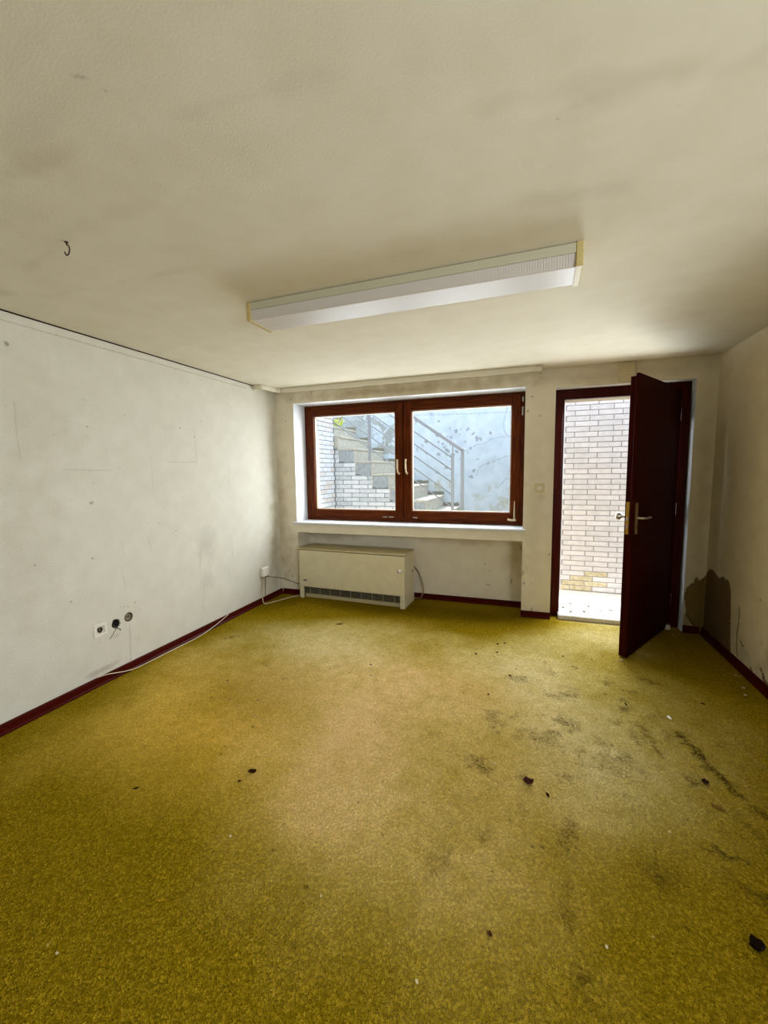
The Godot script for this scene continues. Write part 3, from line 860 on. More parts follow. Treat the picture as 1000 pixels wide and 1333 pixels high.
func build_window() -> void:
	var win := thing("window_1", "two-leaf window in reddish brown wood above the sill", "window", Vector3.ZERO, 0.0, "", "structure")
	var x0 := WIN_L + 0.002
	var x1 := WIN_R - 0.002
	var zf := -4.333
	var zb := -4.405
	frame_rect(win, "frame", x0, x1, SILL + 0.001, WIN_T - 0.001, zb, zf, 0.052, 0.062, 0.004)
	var st := nst()
	var mid := -1.27
	span(st, Vector3(mid - 0.03, SILL + 0.06, zb), Vector3(mid + 0.03, WIN_T - 0.05, zf - 0.004), 0.002)
	obj("mullion", st, mats.wood_dark, win)
	# the two leaves stand a little proud of the frame
	for k in 2:
		var a: float = [x0 + 0.03, mid + 0.004][k]
		var b: float = [mid - 0.004, x1 - 0.035][k]
		var sash := Node3D.new()
		sash.name = "sash"
		win.add_child(sash, true)
		var ya := SILL + 0.043
		var yb := WIN_T - 0.03
		frame_rect(sash, "sash", a, b, ya, yb, zf - 0.045, zf + 0.016, 0.088, 0.082, 0.005)
		var bead := nst()
		var gx0 := a + 0.086
		var gx1 := b - 0.086
		var gy0 := ya + 0.08
		var gy1 := yb - 0.086
		for q in [[gx0, gy0, gx0 + 0.012, gy1], [gx1 - 0.012, gy0, gx1, gy1], [gx0, gy0, gx1, gy0 + 0.012], [gx0, gy1 - 0.012, gx1, gy1]]:
			span(bead, Vector3(q[0], q[1], zf - 0.040), Vector3(q[2], q[3], zf - 0.012), 0.003)
		obj("glazing_bead", bead, mats.bead, sash)
		var g := nst()
		span(g, Vector3(gx0 + 0.004, gy0 + 0.004, zf - 0.030), Vector3(gx1 - 0.004, gy1 - 0.004, zf - 0.026))
		var pane := nst()
		quad(pane, Vector3(gx0, gy0, zf - 0.030), Vector3(gx1, gy0, zf - 0.030), Vector3(gx1, gy1, zf - 0.030), Vector3(gx0, gy1, zf - 0.030), Vector3(0, 0, 1))
		obj("pane", pane, mats.glass, sash)
		# lever handle pointing up, with its rose at the lower end
		var hx: float = [mid - 0.045, mid + 0.045][k]
		var hd := nst(true)
		var z := zf + 0.016
		lathe(hd, [Vector2(0.0, 0.012), Vector2(0.011, 0.012), Vector2(0.013, 0.008), Vector2(0.013, 0.0)], 14, Transform3D(Basis(Vector3(1, 0, 0), Vector3(0, 0, 1), Vector3(0, -1, 0)), Vector3(hx, 1.378, z)))
		tube(hd, smooth([Vector3(hx, 1.378, z + 0.008), Vector3(hx, 1.385, z + 0.028), Vector3(hx - 0.003, 1.41, z + 0.044), Vector3(hx - 0.005, 1.46, z + 0.047), Vector3(hx - 0.005, 1.528, z + 0.043)], 5), 0.0095, 10)
		obj("handle", hd, mats.handle, sash)
	# tilt fittings: hinges on the right jamb, the corner bearing, two latches on the bottom rail
	var hg := nst()
	for y in [2.085, 1.99, 1.955]:
		span(hg, Vector3(x1 - 0.030, y - 0.024, zf - 0.004), Vector3(x1 - 0.014, y + 0.024, zf + 0.013), 0.003)
	obj("hinge", hg, mats.aluminium, win)
	var cb := nst(true)
	tube(cb, [Vector3(x1 - 0.083, 0.905, zf + 0.02), Vector3(x1 - 0.083, 1.03, zf + 0.02), Vector3(x1 - 0.083, 1.095, zf + 0.02)], 0.0095, 10, 0.004)
	tube(cb, smooth([Vector3(x1 - 0.145, 0.908, zf + 0.024), Vector3(x1 - 0.115, 0.902, zf + 0.028), Vector3(x1 - 0.083, 0.903, zf + 0.024), Vector3(x1 - 0.07, 0.903, zf + 0.02)], 4), 0.012, 10)
	obj("corner_bearing", cb, mats.handle, win)
	var lt := nst()
	for lx in [-1.48, -1.41, -1.14]:
		span(lt, Vector3(lx - 0.028, SILL + 0.049, zf - 0.002), Vector3(lx + 0.028, SILL + 0.061, zf + 0.020), 0.003)
	obj("latch", lt, mats.aluminium, win)
	# the sill board
	st = nst()
	span(st, Vector3(WIN_L + 0.001, SILL - 0.021, ZW), Vector3(WIN_R - 0.001, SILL, ZB + 0.001), 0.0)
	span(st, Vector3(WIN_L - 0.030, SILL - 0.021, ZB + 0.0005), Vector3(WIN_R + 0.028, SILL, ZB + 0.032), 0.004)
	tag(obj("trim_2", st, mats.sill), "pale window sill board projecting over the heater niche", "window sill", "", "structure")


const HINGE := Vector3(1.214, 0.0, -4.180)
const LEAF_DIR := Vector3(-0.5127, 0.0, 0.8586)   # from the hinge to the free edge

func build_added_window() -> void:  # window added out of view to let fill light in
	var win := thing("window_2", "added side window in brown wood for fill light, out of view", "window", Vector3.ZERO, 0.0, "", "structure")
	var xa := XR + 0.17
	for k in 2:
		var z0: float = [SIDE_Z0 + 0.002, (SIDE_Z0 + SIDE_Z1) * 0.5][k]
		var z1: float = [(SIDE_Z0 + SIDE_Z1) * 0.5, SIDE_Z1 - 0.002][k]
		var st := nst()
		span(st, Vector3(xa, 0.902, z0), Vector3(xa + 0.06, 0.97, z1), 0.004)
		span(st, Vector3(xa, 2.03, z0), Vector3(xa + 0.06, 2.098, z1), 0.004)
		span(st, Vector3(xa, 0.96, z0), Vector3(xa + 0.06, 2.04, z0 + 0.07), 0.004)
		span(st, Vector3(xa, 0.96, z1 - 0.07), Vector3(xa + 0.06, 2.04, z1), 0.004)
		obj("sash", st, mats.wood_up, win)
		st = nst()
		quad(st, Vector3(xa + 0.03, 0.96, z0 + 0.06), Vector3(xa + 0.03, 2.04, z0 + 0.06), Vector3(xa + 0.03, 2.04, z1 - 0.06), Vector3(xa + 0.03, 0.96, z1 - 0.06), Vector3(-1, 0, 0))
		obj("pane", st, mats.glass, win)

func build_door() -> void:
	var door := thing("door_1", "open dark red brown door in its frame, leading outside", "door", Vector3.ZERO, 0.0, "", "structure")
	var zf := -4.185
	var zb := -4.26
	var st := nst()
	# frame with a rebate on its room side
	for s in [0, 1]:
		var a := DOOR_L + 0.002 if s == 0 else DOOR_R - 0.002
		var q := 1.0 if s == 0 else -1.0
		span(st, Vector3(a, 0.0, zb), Vector3(a + q * 0.082, DOOR_T - 0.001, zf - 0.018), 0.002)
		span(st, Vector3(a, 0.0, zf - 0.020), Vector3(a + q * 0.068, DOOR_T - 0.001, zf), 0.003)
	span(st, Vector3(DOOR_L + 0.08, DOOR_T - 0.086, zb), Vector3(DOOR_R - 0.08, DOOR_T - 0.001, zf - 0.018), 0.002)
	span(st, Vector3(DOOR_L + 0.066, DOOR_T - 0.072, zf - 0.020), Vector3(DOOR_R - 0.066, DOOR_T - 0.001, zf), 0.003)
	obj("frame", st, mats.door_frame, door)
	st = nst()
	for s in [0, 1]:
		var x := DOOR_L + 0.002 if s == 0 else DOOR_R - 0.002
		span(st, Vector3(minf(x, x + (0.06 if s == 0 else -0.06)), 0.0, ZO + 0.03), Vector3(maxf(x, x + (0.06 if s == 0 else -0.06)), DOOR_T - 0.002, zb), 0.0)
	st = nst()
	span(st, Vector3(DOOR_L + 0.080, 0.93, zf - 0.045), Vector3(DOOR_L + 0.0865, 1.13, zf - 0.02), 0.001)
	obj("strike_plate", st, mats.brass, door)
	# stone threshold
	st = nst()
	span(st, Vector3(DOOR_L + 0.072, GY + 0.001, ZO - 0.03), Vector3(DOOR_R - 0.08, 0.042, ZB - 0.012), 0.006)
	obj("threshold", st, mats.threshold, door)
	st = nst()
	span(st, Vector3(DOOR_L + 0.074, 0.0005, ZB - 0.013), Vector3(DOOR_R - 0.082, 0.0405, ZB - 0.008), 0.001)
	obj("threshold_edge", st, mats.threshold_edge, door)
	# the leaf: x runs from hinge to free edge, z towards the room side of the leaf, y up
	var leaf := Node3D.new()
	leaf.name = "leaf"
	door.add_child(leaf)
	var W := 0.970
	leaf.transform = Transform3D(Basis(-LEAF_DIR, Vector3.UP, (-LEAF_DIR).cross(Vector3.UP)), HINGE + LEAF_DIR * W)
	st = nst()
	span(st, Vector3(0.0, 0.012, -0.022), Vector3(W, 2.062, 0.0), 0.003)
	span(st, Vector3(0.014, 0.012, -0.060), Vector3(W - 0.012, 2.046, -0.021), 0.002)
	obj("panel", st, mats.door, leaf)
	st = nst()
	span(st, Vector3(0.0118, 0.93, -0.052), Vector3(0.0145, 1.165, -0.030), 0.001)
	obj("lock_plate", st, mats.brass, leaf)
	st = nst()
	span(st, Vector3(0.004, 1.03, -0.047), Vector3(0.0125, 1.056, -0.035), 0.001)
	span(st, Vector3(0.006, 0.975, -0.046), Vector3(0.0125, 1.0, -0.036), 0.001)
	obj("bolt", st, mats.steel, leaf)
	# long plate and lever on the room side
	var x := 0.052
	st = nst()
	var pl := PackedVector2Array()
	for k in 24:
		var a := TAU * k / 24.0
		pl.append(Vector2(x + cos(a) * 0.0165, 1.045 + sin(a) * 0.0165 + (0.098 if sin(a) >= 0.0 else -0.098)))
	extrude(st, pl, Transform3D(Basis.IDENTITY, Vector3(0, 0, 0.0)), 0.009)
	obj("handle_plate", st, mats.plate, leaf)
	st = nst(true)
	tube(st, smooth([Vector3(x, 1.05, 0.008), Vector3(x, 1.05, 0.03), Vector3(x + 0.004, 1.05, 0.05), Vector3(x + 0.018, 1.05, 0.06), Vector3(x + 0.06, 1.05, 0.061), Vector3(x + 0.125, 1.049, 0.058)], 5), 0.0105, 12, 0.0075)
	obj("lever", st, mats.steel, leaf)
	st = nst()
	span(st, Vector3(x - 0.004, 0.975, 0.0085), Vector3(x + 0.004, 0.992, 0.0105), 0.001)
	obj("keyhole", st, mats.dark, leaf)
	# fixed knob on the outer side
	st = nst(true)
	lathe(st, [Vector2(0.0, 0.072), Vector2(0.016, 0.071), Vector2(0.026, 0.064), Vector2(0.029, 0.054), Vector2(0.025, 0.043), Vector2(0.012, 0.034), Vector2(0.010, 0.010), Vector2(0.018, 0.006), Vector2(0.018, 0.0)], 20, Transform3D(Basis(Vector3(1, 0, 0), Vector3(0, 0, -1), Vector3(0, 1, 0)), Vector3(x, 1.055, -0.060)))
	obj("knob", st, mats.steel, leaf)
	# hinges
	for y in [0.25, 1.05, 1.85]:
		st = nst(true)
		tube(st, [Vector3(W + 0.004, y - 0.05, 0.006), Vector3(W + 0.004, y + 0.05, 0.006)], 0.007, 10)
		obj("hinge", st, mats.door_frame, leaf)


# ---------------------------------------------------------------- outside
const ZS := -5.50       # face of the stair's side wall
const ZP := -6.75       # garden retaining wall
const RUN := 0.2575
const RISE := 0.1835
const STEP_X := -2.586  # the riser whose upper edge is at STEP_Y
const STEP_Y := 1.92

func step_top(x: float) -> float:
	return STEP_Y - RISE * ceilf((x - STEP_X) / RUN - 0.0001)

func build_courtyard() -> void:
	var st := nst()
	span(st, Vector3(-2.9, GY - 0.25, -7.1), Vector3(4.2, GY, ZO))
	tag(obj("pavement", st, mats.pavement), "sunlit pale concrete paving outside the door, littered with crumbs", "pavement", "", "structure")
	# brick wall facing the door
	var w1 := tag(wall_box("wall_passage", Vector3(0.415, GY, -5.70), Vector3(2.6, 2.56, -5.45), mats.mortar), "white brick wall facing the open door across the passage", "wall", "", "structure")
	lay_bricks(w1, Vector3(0.415, GY, -5.45), Vector3(1, 0, 0), Vector3(0, 0, 1), 42, 0.352 - 0.25, -0.091, func(j: int) -> Array: return [0.0, 1.6 if j < 42 else 0.0], mats.bricks)
	for b in w1.get_children():
		if b.position.y < GY + 0.26 and rng.randf() < 0.42 + 0.6 * (GY + 0.26 - b.position.y) / 0.26 - (b.position.x - 0.5) * 0.55:
			b.material_override = mats.mossy[rng.randi() % 2]
	# left wall of the light well
	var w2 := tag(wall_box("wall_courtyard", Vector3(-2.96, GY, ZS - 0.02), Vector3(-2.66, 2.62, ZO), mats.mortar_grey), "white brick wall closing the courtyard on the left, seen through the window", "wall", "", "structure")
	lay_bricks(w2, Vector3(-2.66, GY, ZO), Vector3(0, 0, -1), Vector3(1, 0, 0), 43, 0.1, 0.085, func(_j: int) -> Array: return [0.0, ZO - ZS + 0.0], mats.pale)
	# outer reveal of the window, in brick
	var w3 := tag(wall_box("wall_reveal", Vector3(-2.445, SILL + 0.03, ZO - 0.02), Vector3(-2.405, WIN_T - 0.05, zi_out()), mats.mortar), "narrow white brick jamb just outside the left window pane", "wall", "", "structure")
	lay_bricks(w3, Vector3(-2.405, GY, zi_out() - 0.005), Vector3(0, 0, -1), Vector3(1, 0, 0), 36, 0.0, 0.0, func(j: int) -> Array: return [0.0, 0.125 if GY + j * C > SILL + 0.03 and GY + (j + 1) * C < WIN_T - 0.05 else 0.0], mats.bricks)
	# side wall of the stair, stepped under the treads
	st = nst()
	var x := STEP_X - RUN
	while x < 0.2:
		var top := step_top(x + 0.01) - RISE
		if top > GY + 0.05:
			span(st, Vector3(x, GY, ZS - 0.22), Vector3(x + RUN, top, ZS))
		x += RUN
	var w4 := tag(obj("wall_stair", st, mats.mortar_grey), "grey streaked white brick wall stepping down under the outdoor stair", "wall", "", "structure")
	lay_bricks(w4, Vector3(-2.66, GY, ZS), Vector3(1, 0, 0), Vector3(0, 0, 1), 40, 0.02, 0.12, stair_reach, mats.grey_bricks)
	# garden retaining wall behind the stair
	st = nst()
	panel(st, Vector3(-4.4, GY, ZP), Vector3(1, 0, 0), Vector3.UP, 7.4, 2.95, [])
	span(st, Vector3(-4.4, GY, ZP - 0.3), Vector3(3.0, GY + 2.95, ZP - 0.003))
	span(st, Vector3(-4.45, GY + 2.95, ZP - 0.33), Vector3(3.05, GY + 3.01, ZP + 0.03), 0.01)
	overlay(mats.plaster, plaster_stains())
	tag(obj("wall_garden", st, mats.plaster), "tall pale blue plaster wall with cracks and peeling patches behind the stair", "wall", "", "structure")
	# right end of the passage
	st = nst()
	span(st, Vector3(3.0, GY, ZP), Vector3(3.2, 2.2, ZO))
	tag(obj("wall_passage", st, mats.plaster), "plain pale wall at the far right end of the passage", "wall", "", "structure")
	# the stair
	var stair := thing("outdoor_stair", "weathered concrete outdoor stair climbing to the left behind the window", "stairs", Vector3.ZERO, 0.0, "", "structure")
	for k in range(-5, 10):
		var xa := STEP_X + (k - 1) * RUN
		var top := STEP_Y - k * RISE
		if top < GY + 0.1: continue
		var s := nst()
		span(s, Vector3(xa - 0.02, top - RISE, ZP + 0.002), Vector3(xa + RUN - rng.randf_range(0.0, 0.006), top - 0.03, ZS + 0.003 if k > 0 else ZS - 0.02), 0.006)
		span(s, Vector3(xa - 0.02, top - 0.032, ZP + 0.002), Vector3(xa + RUN + 0.012, top, ZS + 0.012 if k > 0 else ZS - 0.02), 0.006)
		var tread := obj("step", s, mats.step, stair)
		if k > 0:
			# side face of the step, its blue-grey shade painted in, hanging down unevenly
			s = nst()
			var drip := PackedVector2Array([Vector2(xa + 0.01, top - 0.034), Vector2(xa + RUN - 0.012, top - 0.034), Vector2(xa + RUN - 0.014, top - RISE + rng.randf_range(-0.01, 0.01)), Vector2(xa + RUN - 0.06, top - RISE - rng.randf_range(0.0, 0.05)), Vector2(xa + 0.12, top - RISE - rng.randf_range(0.01, 0.06)), Vector2(xa + 0.06, top - RISE - rng.randf_range(0.0, 0.03)), Vector2(xa + 0.012, top - RISE + 0.02)])
			extrude(s, drip, Transform3D(Basis.IDENTITY, Vector3(0, 0, ZS + 0.001)), 0.008)
			obj("shaded_side", s, mats.string, tread)
	# railing on the near edge of the stair
	var rail := thing("stair_railing", "grey metal stair railing with a handrail and five thin rods", "railing", Vector3(-0.94, 0.66, ZS - 0.05))
	var o := rail.position
	var slope := -0.703
	var Y := func(x_: float, at: float) -> float: return at + slope * (x_ + 1.44)
	st = nst()
	var zr := ZS - 0.05
	var up := Vector3(0, 1, 0)
	var xe := -0.815
	bar(st, Vector3(-3.4, Y.call(-3.4, 2.10), zr) - o, Vector3(xe, Y.call(xe, 2.10), zr) - o, 0.042, 0.03)
	obj("handrail", st, mats.rail, rail)
	for p in [[-2.123, step_top(-2.123), 2.10, 0.04], [xe, step_top(xe) , 2.115, 0.045], [-0.944, step_top(-0.944), 1.965, 0.036]]:
		st = nst()
		bar(st, Vector3(p[0], p[1] + 0.001, zr) - o, Vector3(p[0], Y.call(p[0], p[2]), zr) - o, p[3], 0.03)
		obj("post", st, mats.rail, rail)
	st = nst()
	bar(st, Vector3(-0.944, Y.call(-0.944, 1.96), zr) - o, Vector3(-0.944, Y.call(-0.944, 2.09), zr) - o, 0.016, 0.016)
	span(st, Vector3(-0.972, Y.call(-0.944, 1.955), zr - 0.022) - o, Vector3(-0.916, Y.call(-0.944, 1.975), zr + 0.022) - o, 0.002)
	obj("post_cap", st, mats.rail, rail)
	for q in [1.912, 1.746, 1.582, 1.418, 1.252]:
		st = nst(true)
		tube(st, [Vector3(-3.4, Y.call(-3.4, q), zr) - o, Vector3(-0.955, Y.call(-0.955, q), zr) - o], 0.0085, 8)
		obj("rod", st, mats.rail, rail)
	# yellow-green weed on the upper steps
	var weed := thing("weed", "yellow-green weed growing on the upper steps of the stair", "plant", Vector3(-2.90, STEP_Y + RISE, -6.1))
	for k in 40:
		st = nst(true)
		var a := rng.randf() * TAU
		var l := rng.randf_range(0.10, 0.22)
		var b := Vector3(rng.randf_range(-0.08, 0.08), 0, rng.randf_range(-0.08, 0.08))
		var outw := Vector3(cos(a), 0, sin(a))
		blade(st, b, outw, l, rng.randf_range(0.008, 0.014))
		obj("leaf", st, mats.leaf, weed)

func stair_reach(j: int) -> Array:
	var y := GY + (j + 1) * C
	var b := 0.0
	var k := -1
	while k < 14:
		var x := STEP_X + k * RUN
		if step_top(x - 0.01) - RISE >= y - 0.02:
			b = x + 2.66
		k += 1
	return [0.012, b]

func zi_out() -> float:
	return -4.415

func wall_box(called: String, a: Vector3, b: Vector3, m: Material) -> MeshInstance3D:
	var st := nst()
	span(st, a, b)
	return obj(called, st, m)

func bar(st: SurfaceTool, a: Vector3, b: Vector3, w: float, d: float) -> void:
	var y := (b - a).normalized()
	var z := Vector3(0, 0, 1)
	cbox(st, (a + b) * 0.5, Vector3(w, a.distance_to(b), d), 0.003, Basis(y.cross(z), y, z))

func blade(st: SurfaceTool, at: Vector3, outw: Vector3, l: float, w: float) -> void:
	var side := outw.cross(Vector3.UP) * w
	var p := []
	for i in 5:
		var t := i / 4.0
		p.append(at + outw * l * 0.7 * t * t + Vector3.UP * l * (t - 0.25 * t * t))
	for i in 4:
		var wa := sin((i / 4.0 + 0.08) * 2.9)
		var wb := sin(((i + 1) / 4.0 + 0.08) * 2.9)
		quad(st, p[i] - side * wa, p[i] + side * wa, p[i + 1] + side * wb, p[i + 1] - side * wb, Vector3.UP - outw * 0.3)

func plaster_stains() -> Image:
	# u = x + 4.4, v from the wall's top
	var s := Stains.new(7.4, 2.95, 150.0, Color(0.5, 0.52, 0.5))
	var g := RandomNumberGenerator.new()
	g.seed = 12
	var at := func(x: float, y: float) -> Vector2: return Vector2(x + 4.4, GY + 2.95 - y)
	var ck := Color(0.38, 0.41, 0.43)
	for q in [[[-0.95, 1.70], [-0.777, 1.80], [-0.65, 1.82], [-0.542, 1.88], [-0.40, 1.91], [-0.2, 1.90]], [[-0.72, 1.46], [-0.596, 1.50], [-0.45, 1.55], [-0.35, 1.60], [-0.1, 1.62]], [[-2.6, 2.30], [-1.778, 2.315], [-1.0, 2.29], [-0.228, 2.28], [0.3, 2.27]], [[-0.30, 2.4], [-0.37, 2.1], [-0.33, 1.95], [-0.2, 1.88]], [[-0.72, 1.46], [-0.78, 1.3]], [[-0.45, 1.1], [-0.33, 1.25], [-0.2, 1.3]], [[-1.05, 1.55], [-0.95, 1.70]], [[-2.4, 2.3], [-2.25, 2.1], [-2.18, 1.95]]]:
		var pts := []
		for w in q: pts.append(at.call(w[0], w[1]))
		s.line(pts, 0.008, ck, 0.5, 0.03)
	# plaster fallen off above the stair, grey blisters, mossy foot
	for q in [[-2.22, 2.0, 0.10, 0.22, 0.8, 0.5], [-2.28, 1.78, 0.22, 0.10, 0.75, 0.2], [-2.5, 2.25, 0.26, 0.05, 0.7, 0.5], [-2.35, 2.14, 0.05, 0.12, 0.7, -0.6], [-2.75, 2.1, 0.3, 0.2, 0.5, 0.3], [-2.9, 2.3, 0.3, 0.25, 0.5, 0.0]]:
		var p: Vector2 = at.call(q[0], q[1])
		s.blot(p.x, p.y, q[2], q[3], Color(0.50, 0.51, 0.47), q[4], 0.7, 0.25, q[5], 1.4)
	for i in 46:
		var p: Vector2 = at.call(-1.15 + g.randfn(0.0, 0.32), 1.85 + g.randfn(0.0, 0.22))
		s.blot(p.x, p.y, g.randf_range(0.015, 0.05), g.randf_range(0.01, 0.035), Color(0.44, 0.46, 0.47), g.randf_range(0.4, 0.9), 0.7, 0.3, g.randf() * 3.0, 2.0)
	for i in 60:
		var p: Vector2 = at.call(g.randf_range(-2.2, 0.2), g.randf_range(0.9, 2.4))
		s.blot(p.x, p.y, g.randf_range(0.04, 0.2), g.randf_range(0.03, 0.15), Color(0.60, 0.65, 0.68), g.randf_range(0.1, 0.3), 0.8, 0.7, g.randf() * 3.0, 0.7)
	for i in 70:
		var p: Vector2 = at.call(g.randf_range(-2.4, 0.4), g.randf_range(0.6, 1.2))
		s.blot(p.x, p.y, g.randf_range(0.03, 0.14), g.randf_range(0.02, 0.10), Color(0.62, 0.60, 0.46), g.randf_range(0.15, 0.5), 0.8, 0.5, g.randf() * 3.0, 1.2)
	# dark line where each step meets the wall
	for k in range(-4, 9):
		var xa := STEP_X + (k - 1) * RUN
		var y := STEP_Y - k * RISE
		s.line([at.call(xa, y + 0.03), at.call(xa + RUN, y + 0.03)], 0.05, Color(0.40, 0.39, 0.32), 0.5, 0.03)
	return s.im

# ---------------------------------------------------------------- things in the room
func build_heater() -> void:
	# x along the front, z towards the room, origin on the floor under the middle of the front
	var hw := 0.622
	var dp := 0.33
	var ht := 0.566
	var o := thing("storage_heater", "cream storage heater with a low slotted grille standing in the niche", "heater", Vector3(-1.7745, 0, -3.968), 0.0)
	o.rotation.y = deg_to_rad(-2.4)
	var st := nst()
	span(st, Vector3(-hw + 0.004, 0.13, -dp), Vector3(hw - 0.004, ht - 0.02, -0.012), 0.003)
	span(st, Vector3(-hw + 0.05, 0.035, -dp + 0.01), Vector3(hw - 0.05, 0.135, -0.06), 0.002)
	obj("body", st, mats.enamel, o)
	st = nst()
	span(st, Vector3(-hw, 0.132, -0.016), Vector3(hw, ht - 0.021, 0.0), 0.004)
	var front := obj("front_panel", st, mats.enamel, o)
	for s in [-1, 1]:
		st = nst()
		span(st, Vector3(s * hw - s * 0.002, 0.0, -dp), Vector3(s * hw - s * 0.014, ht - 0.02, -0.017), 0.002)
		span(st, Vector3(s * hw, 0.0, -0.018), Vector3(s * hw - s * 0.052, 0.130, -0.001), 0.003)
		obj("side_panel", st, mats.enamel, o)
	st = nst()
	span(st, Vector3(-hw + 0.01, ht - 0.022, -dp), Vector3(hw - 0.01, ht - 0.0155, -0.008))
	obj("seam", st, mats.dark, o)
	st = nst()
	span(st, Vector3(-hw - 0.006, ht - 0.016, -dp - 0.002), Vector3(hw + 0.006, ht, 0.006), 0.006)
	obj("lid", st, mats.enamel_top, o)
	# slotted grille: long thin slats tied by uprights over a dark void, and a plinth rail below
	var g := nst()
	span(g, Vector3(-hw + 0.052, 0.044, -0.046), Vector3(hw - 0.052, 0.131, -0.040))
	var grille := obj("grille", g, mats.dark, o)
	for k in 5:
		st = nst()
		var y := 0.058 + k * 0.0155
		cbox(st, Vector3(0, y, -0.026), Vector3(2.0 * hw - 0.106, 0.0030, 0.004), 0.0008)
		obj("slat", st, mats.grille, grille)
	for k in 9:
		st = nst()
		var xx := -hw + 0.12 + k * (2.0 * hw - 0.24) / 8.0
		span(st, Vector3(xx - 0.0014, 0.049, -0.030), Vector3(xx + 0.0014, 0.127, -0.023))
		obj("grille_bar", st, mats.grille, grille)
	st = nst()
	span(st, Vector3(-hw + 0.053, 0.006, -0.045), Vector3(hw - 0.053, 0.046, -0.028), 0.003)
	obj("plinth", st, mats.enamel_top, o)
	st = nst(true)
	lathe(st, [Vector2(0.0, 0.030), Vector2(0.013, 0.029), Vector2(0.018, 0.024), Vector2(0.0195, 0.008), Vector2(0.022, 0.004), Vector2(0.022, 0.0)], 20, Transform3D(Basis(Vector3(1, 0, 0), Vector3(0, 0, 1), Vector3(0, -1, 0)), Vector3(hw - 0.047, 0.392, 0.0)))
	obj("knob", st, mats.patch, front)
	st = nst()
	span(st, Vector3(-hw + 0.05, 0.196, 0.0), Vector3(-hw + 0.098, 0.217, 0.0022), 0.0008)
	obj("badge", st, mats.badge, front)
	st = nst()
	for q in [[0.010, 0.006], [0.022, 0.010], [0.036, 0.008]]:
		span(st, Vector3(-hw + 0.05 + q[0] - 0.003, 0.206 - q[1] * 0.5, 0.002), Vector3(-hw + 0.05 + q[0] + 0.003, 0.206 + q[1] * 0.5, 0.003))
	obj("badge_mark", st, mats.dark, front)
	st = nst()
	span(st, Vector3(hw - 0.003, 0.325, -0.278), Vector3(hw + 0.0008, 0.352, -0.262), 0.0)
	obj("cable_slot", st, mats.dark, o)


func build_lamp() -> void:
	var o := thing("ceiling_light", "long unlit fluorescent ceiling light with a ribbed diffuser and yellowed ends", "ceiling light", Vector3(-0.612, H, -2.0), -0.024)
	var L := 0.805
	var st := nst()
	span(st, Vector3(-L + 0.018, -0.041, -0.098), Vector3(L - 0.018, -0.003, 0.098), 0.002)
	obj("housing", st, mats.housing, o)
	st = nst()
	span(st, Vector3(-L + 0.02, -0.003, -0.09), Vector3(L - 0.02, -0.0002, 0.09))
	obj("mounting_rail", st, mats.dark, o)
	# diffuser: a trough with fine ribs across its sides and a pebbled bottom
	st = nst()
	var prof := PackedVector2Array([Vector2(-0.094, -0.042), Vector2(-0.090, -0.088), Vector2(-0.085, -0.092), Vector2(0.085, -0.092), Vector2(0.090, -0.088), Vector2(0.094, -0.042)])
	extrude(st, prof, Transform3D(Basis(Vector3(0, 0, 1), Vector3(0, 1, 0), Vector3(-1, 0, 0)), Vector3(L - 0.018, 0, 0)), 2.0 * L - 0.036)
	var diffuser := obj("diffuser", st, mats.diffuser, o)
	st = nst()
	for i in 150:
		var xx := -L + 0.03 + i * (2.0 * L - 0.06) / 149.0
		for s in [-1, 1]:
			cbox(st, Vector3(xx, -0.065, s * 0.0922), Vector3(0.004, 0.042, 0.0022), 0.0, Basis(Vector3.RIGHT, s * 0.087))
	var ribs := obj("ribs", st, mats.diffuser, diffuser)
	ribs.set_meta("kind", "stuff")
	for s in [-1, 1]:
		st = nst()
		span(st, Vector3(s * L, -0.095, -0.101), Vector3(s * L - s * 0.027, -0.0005, 0.101), 0.003)
		obj("end_cap", st, mats.yellowed, o)


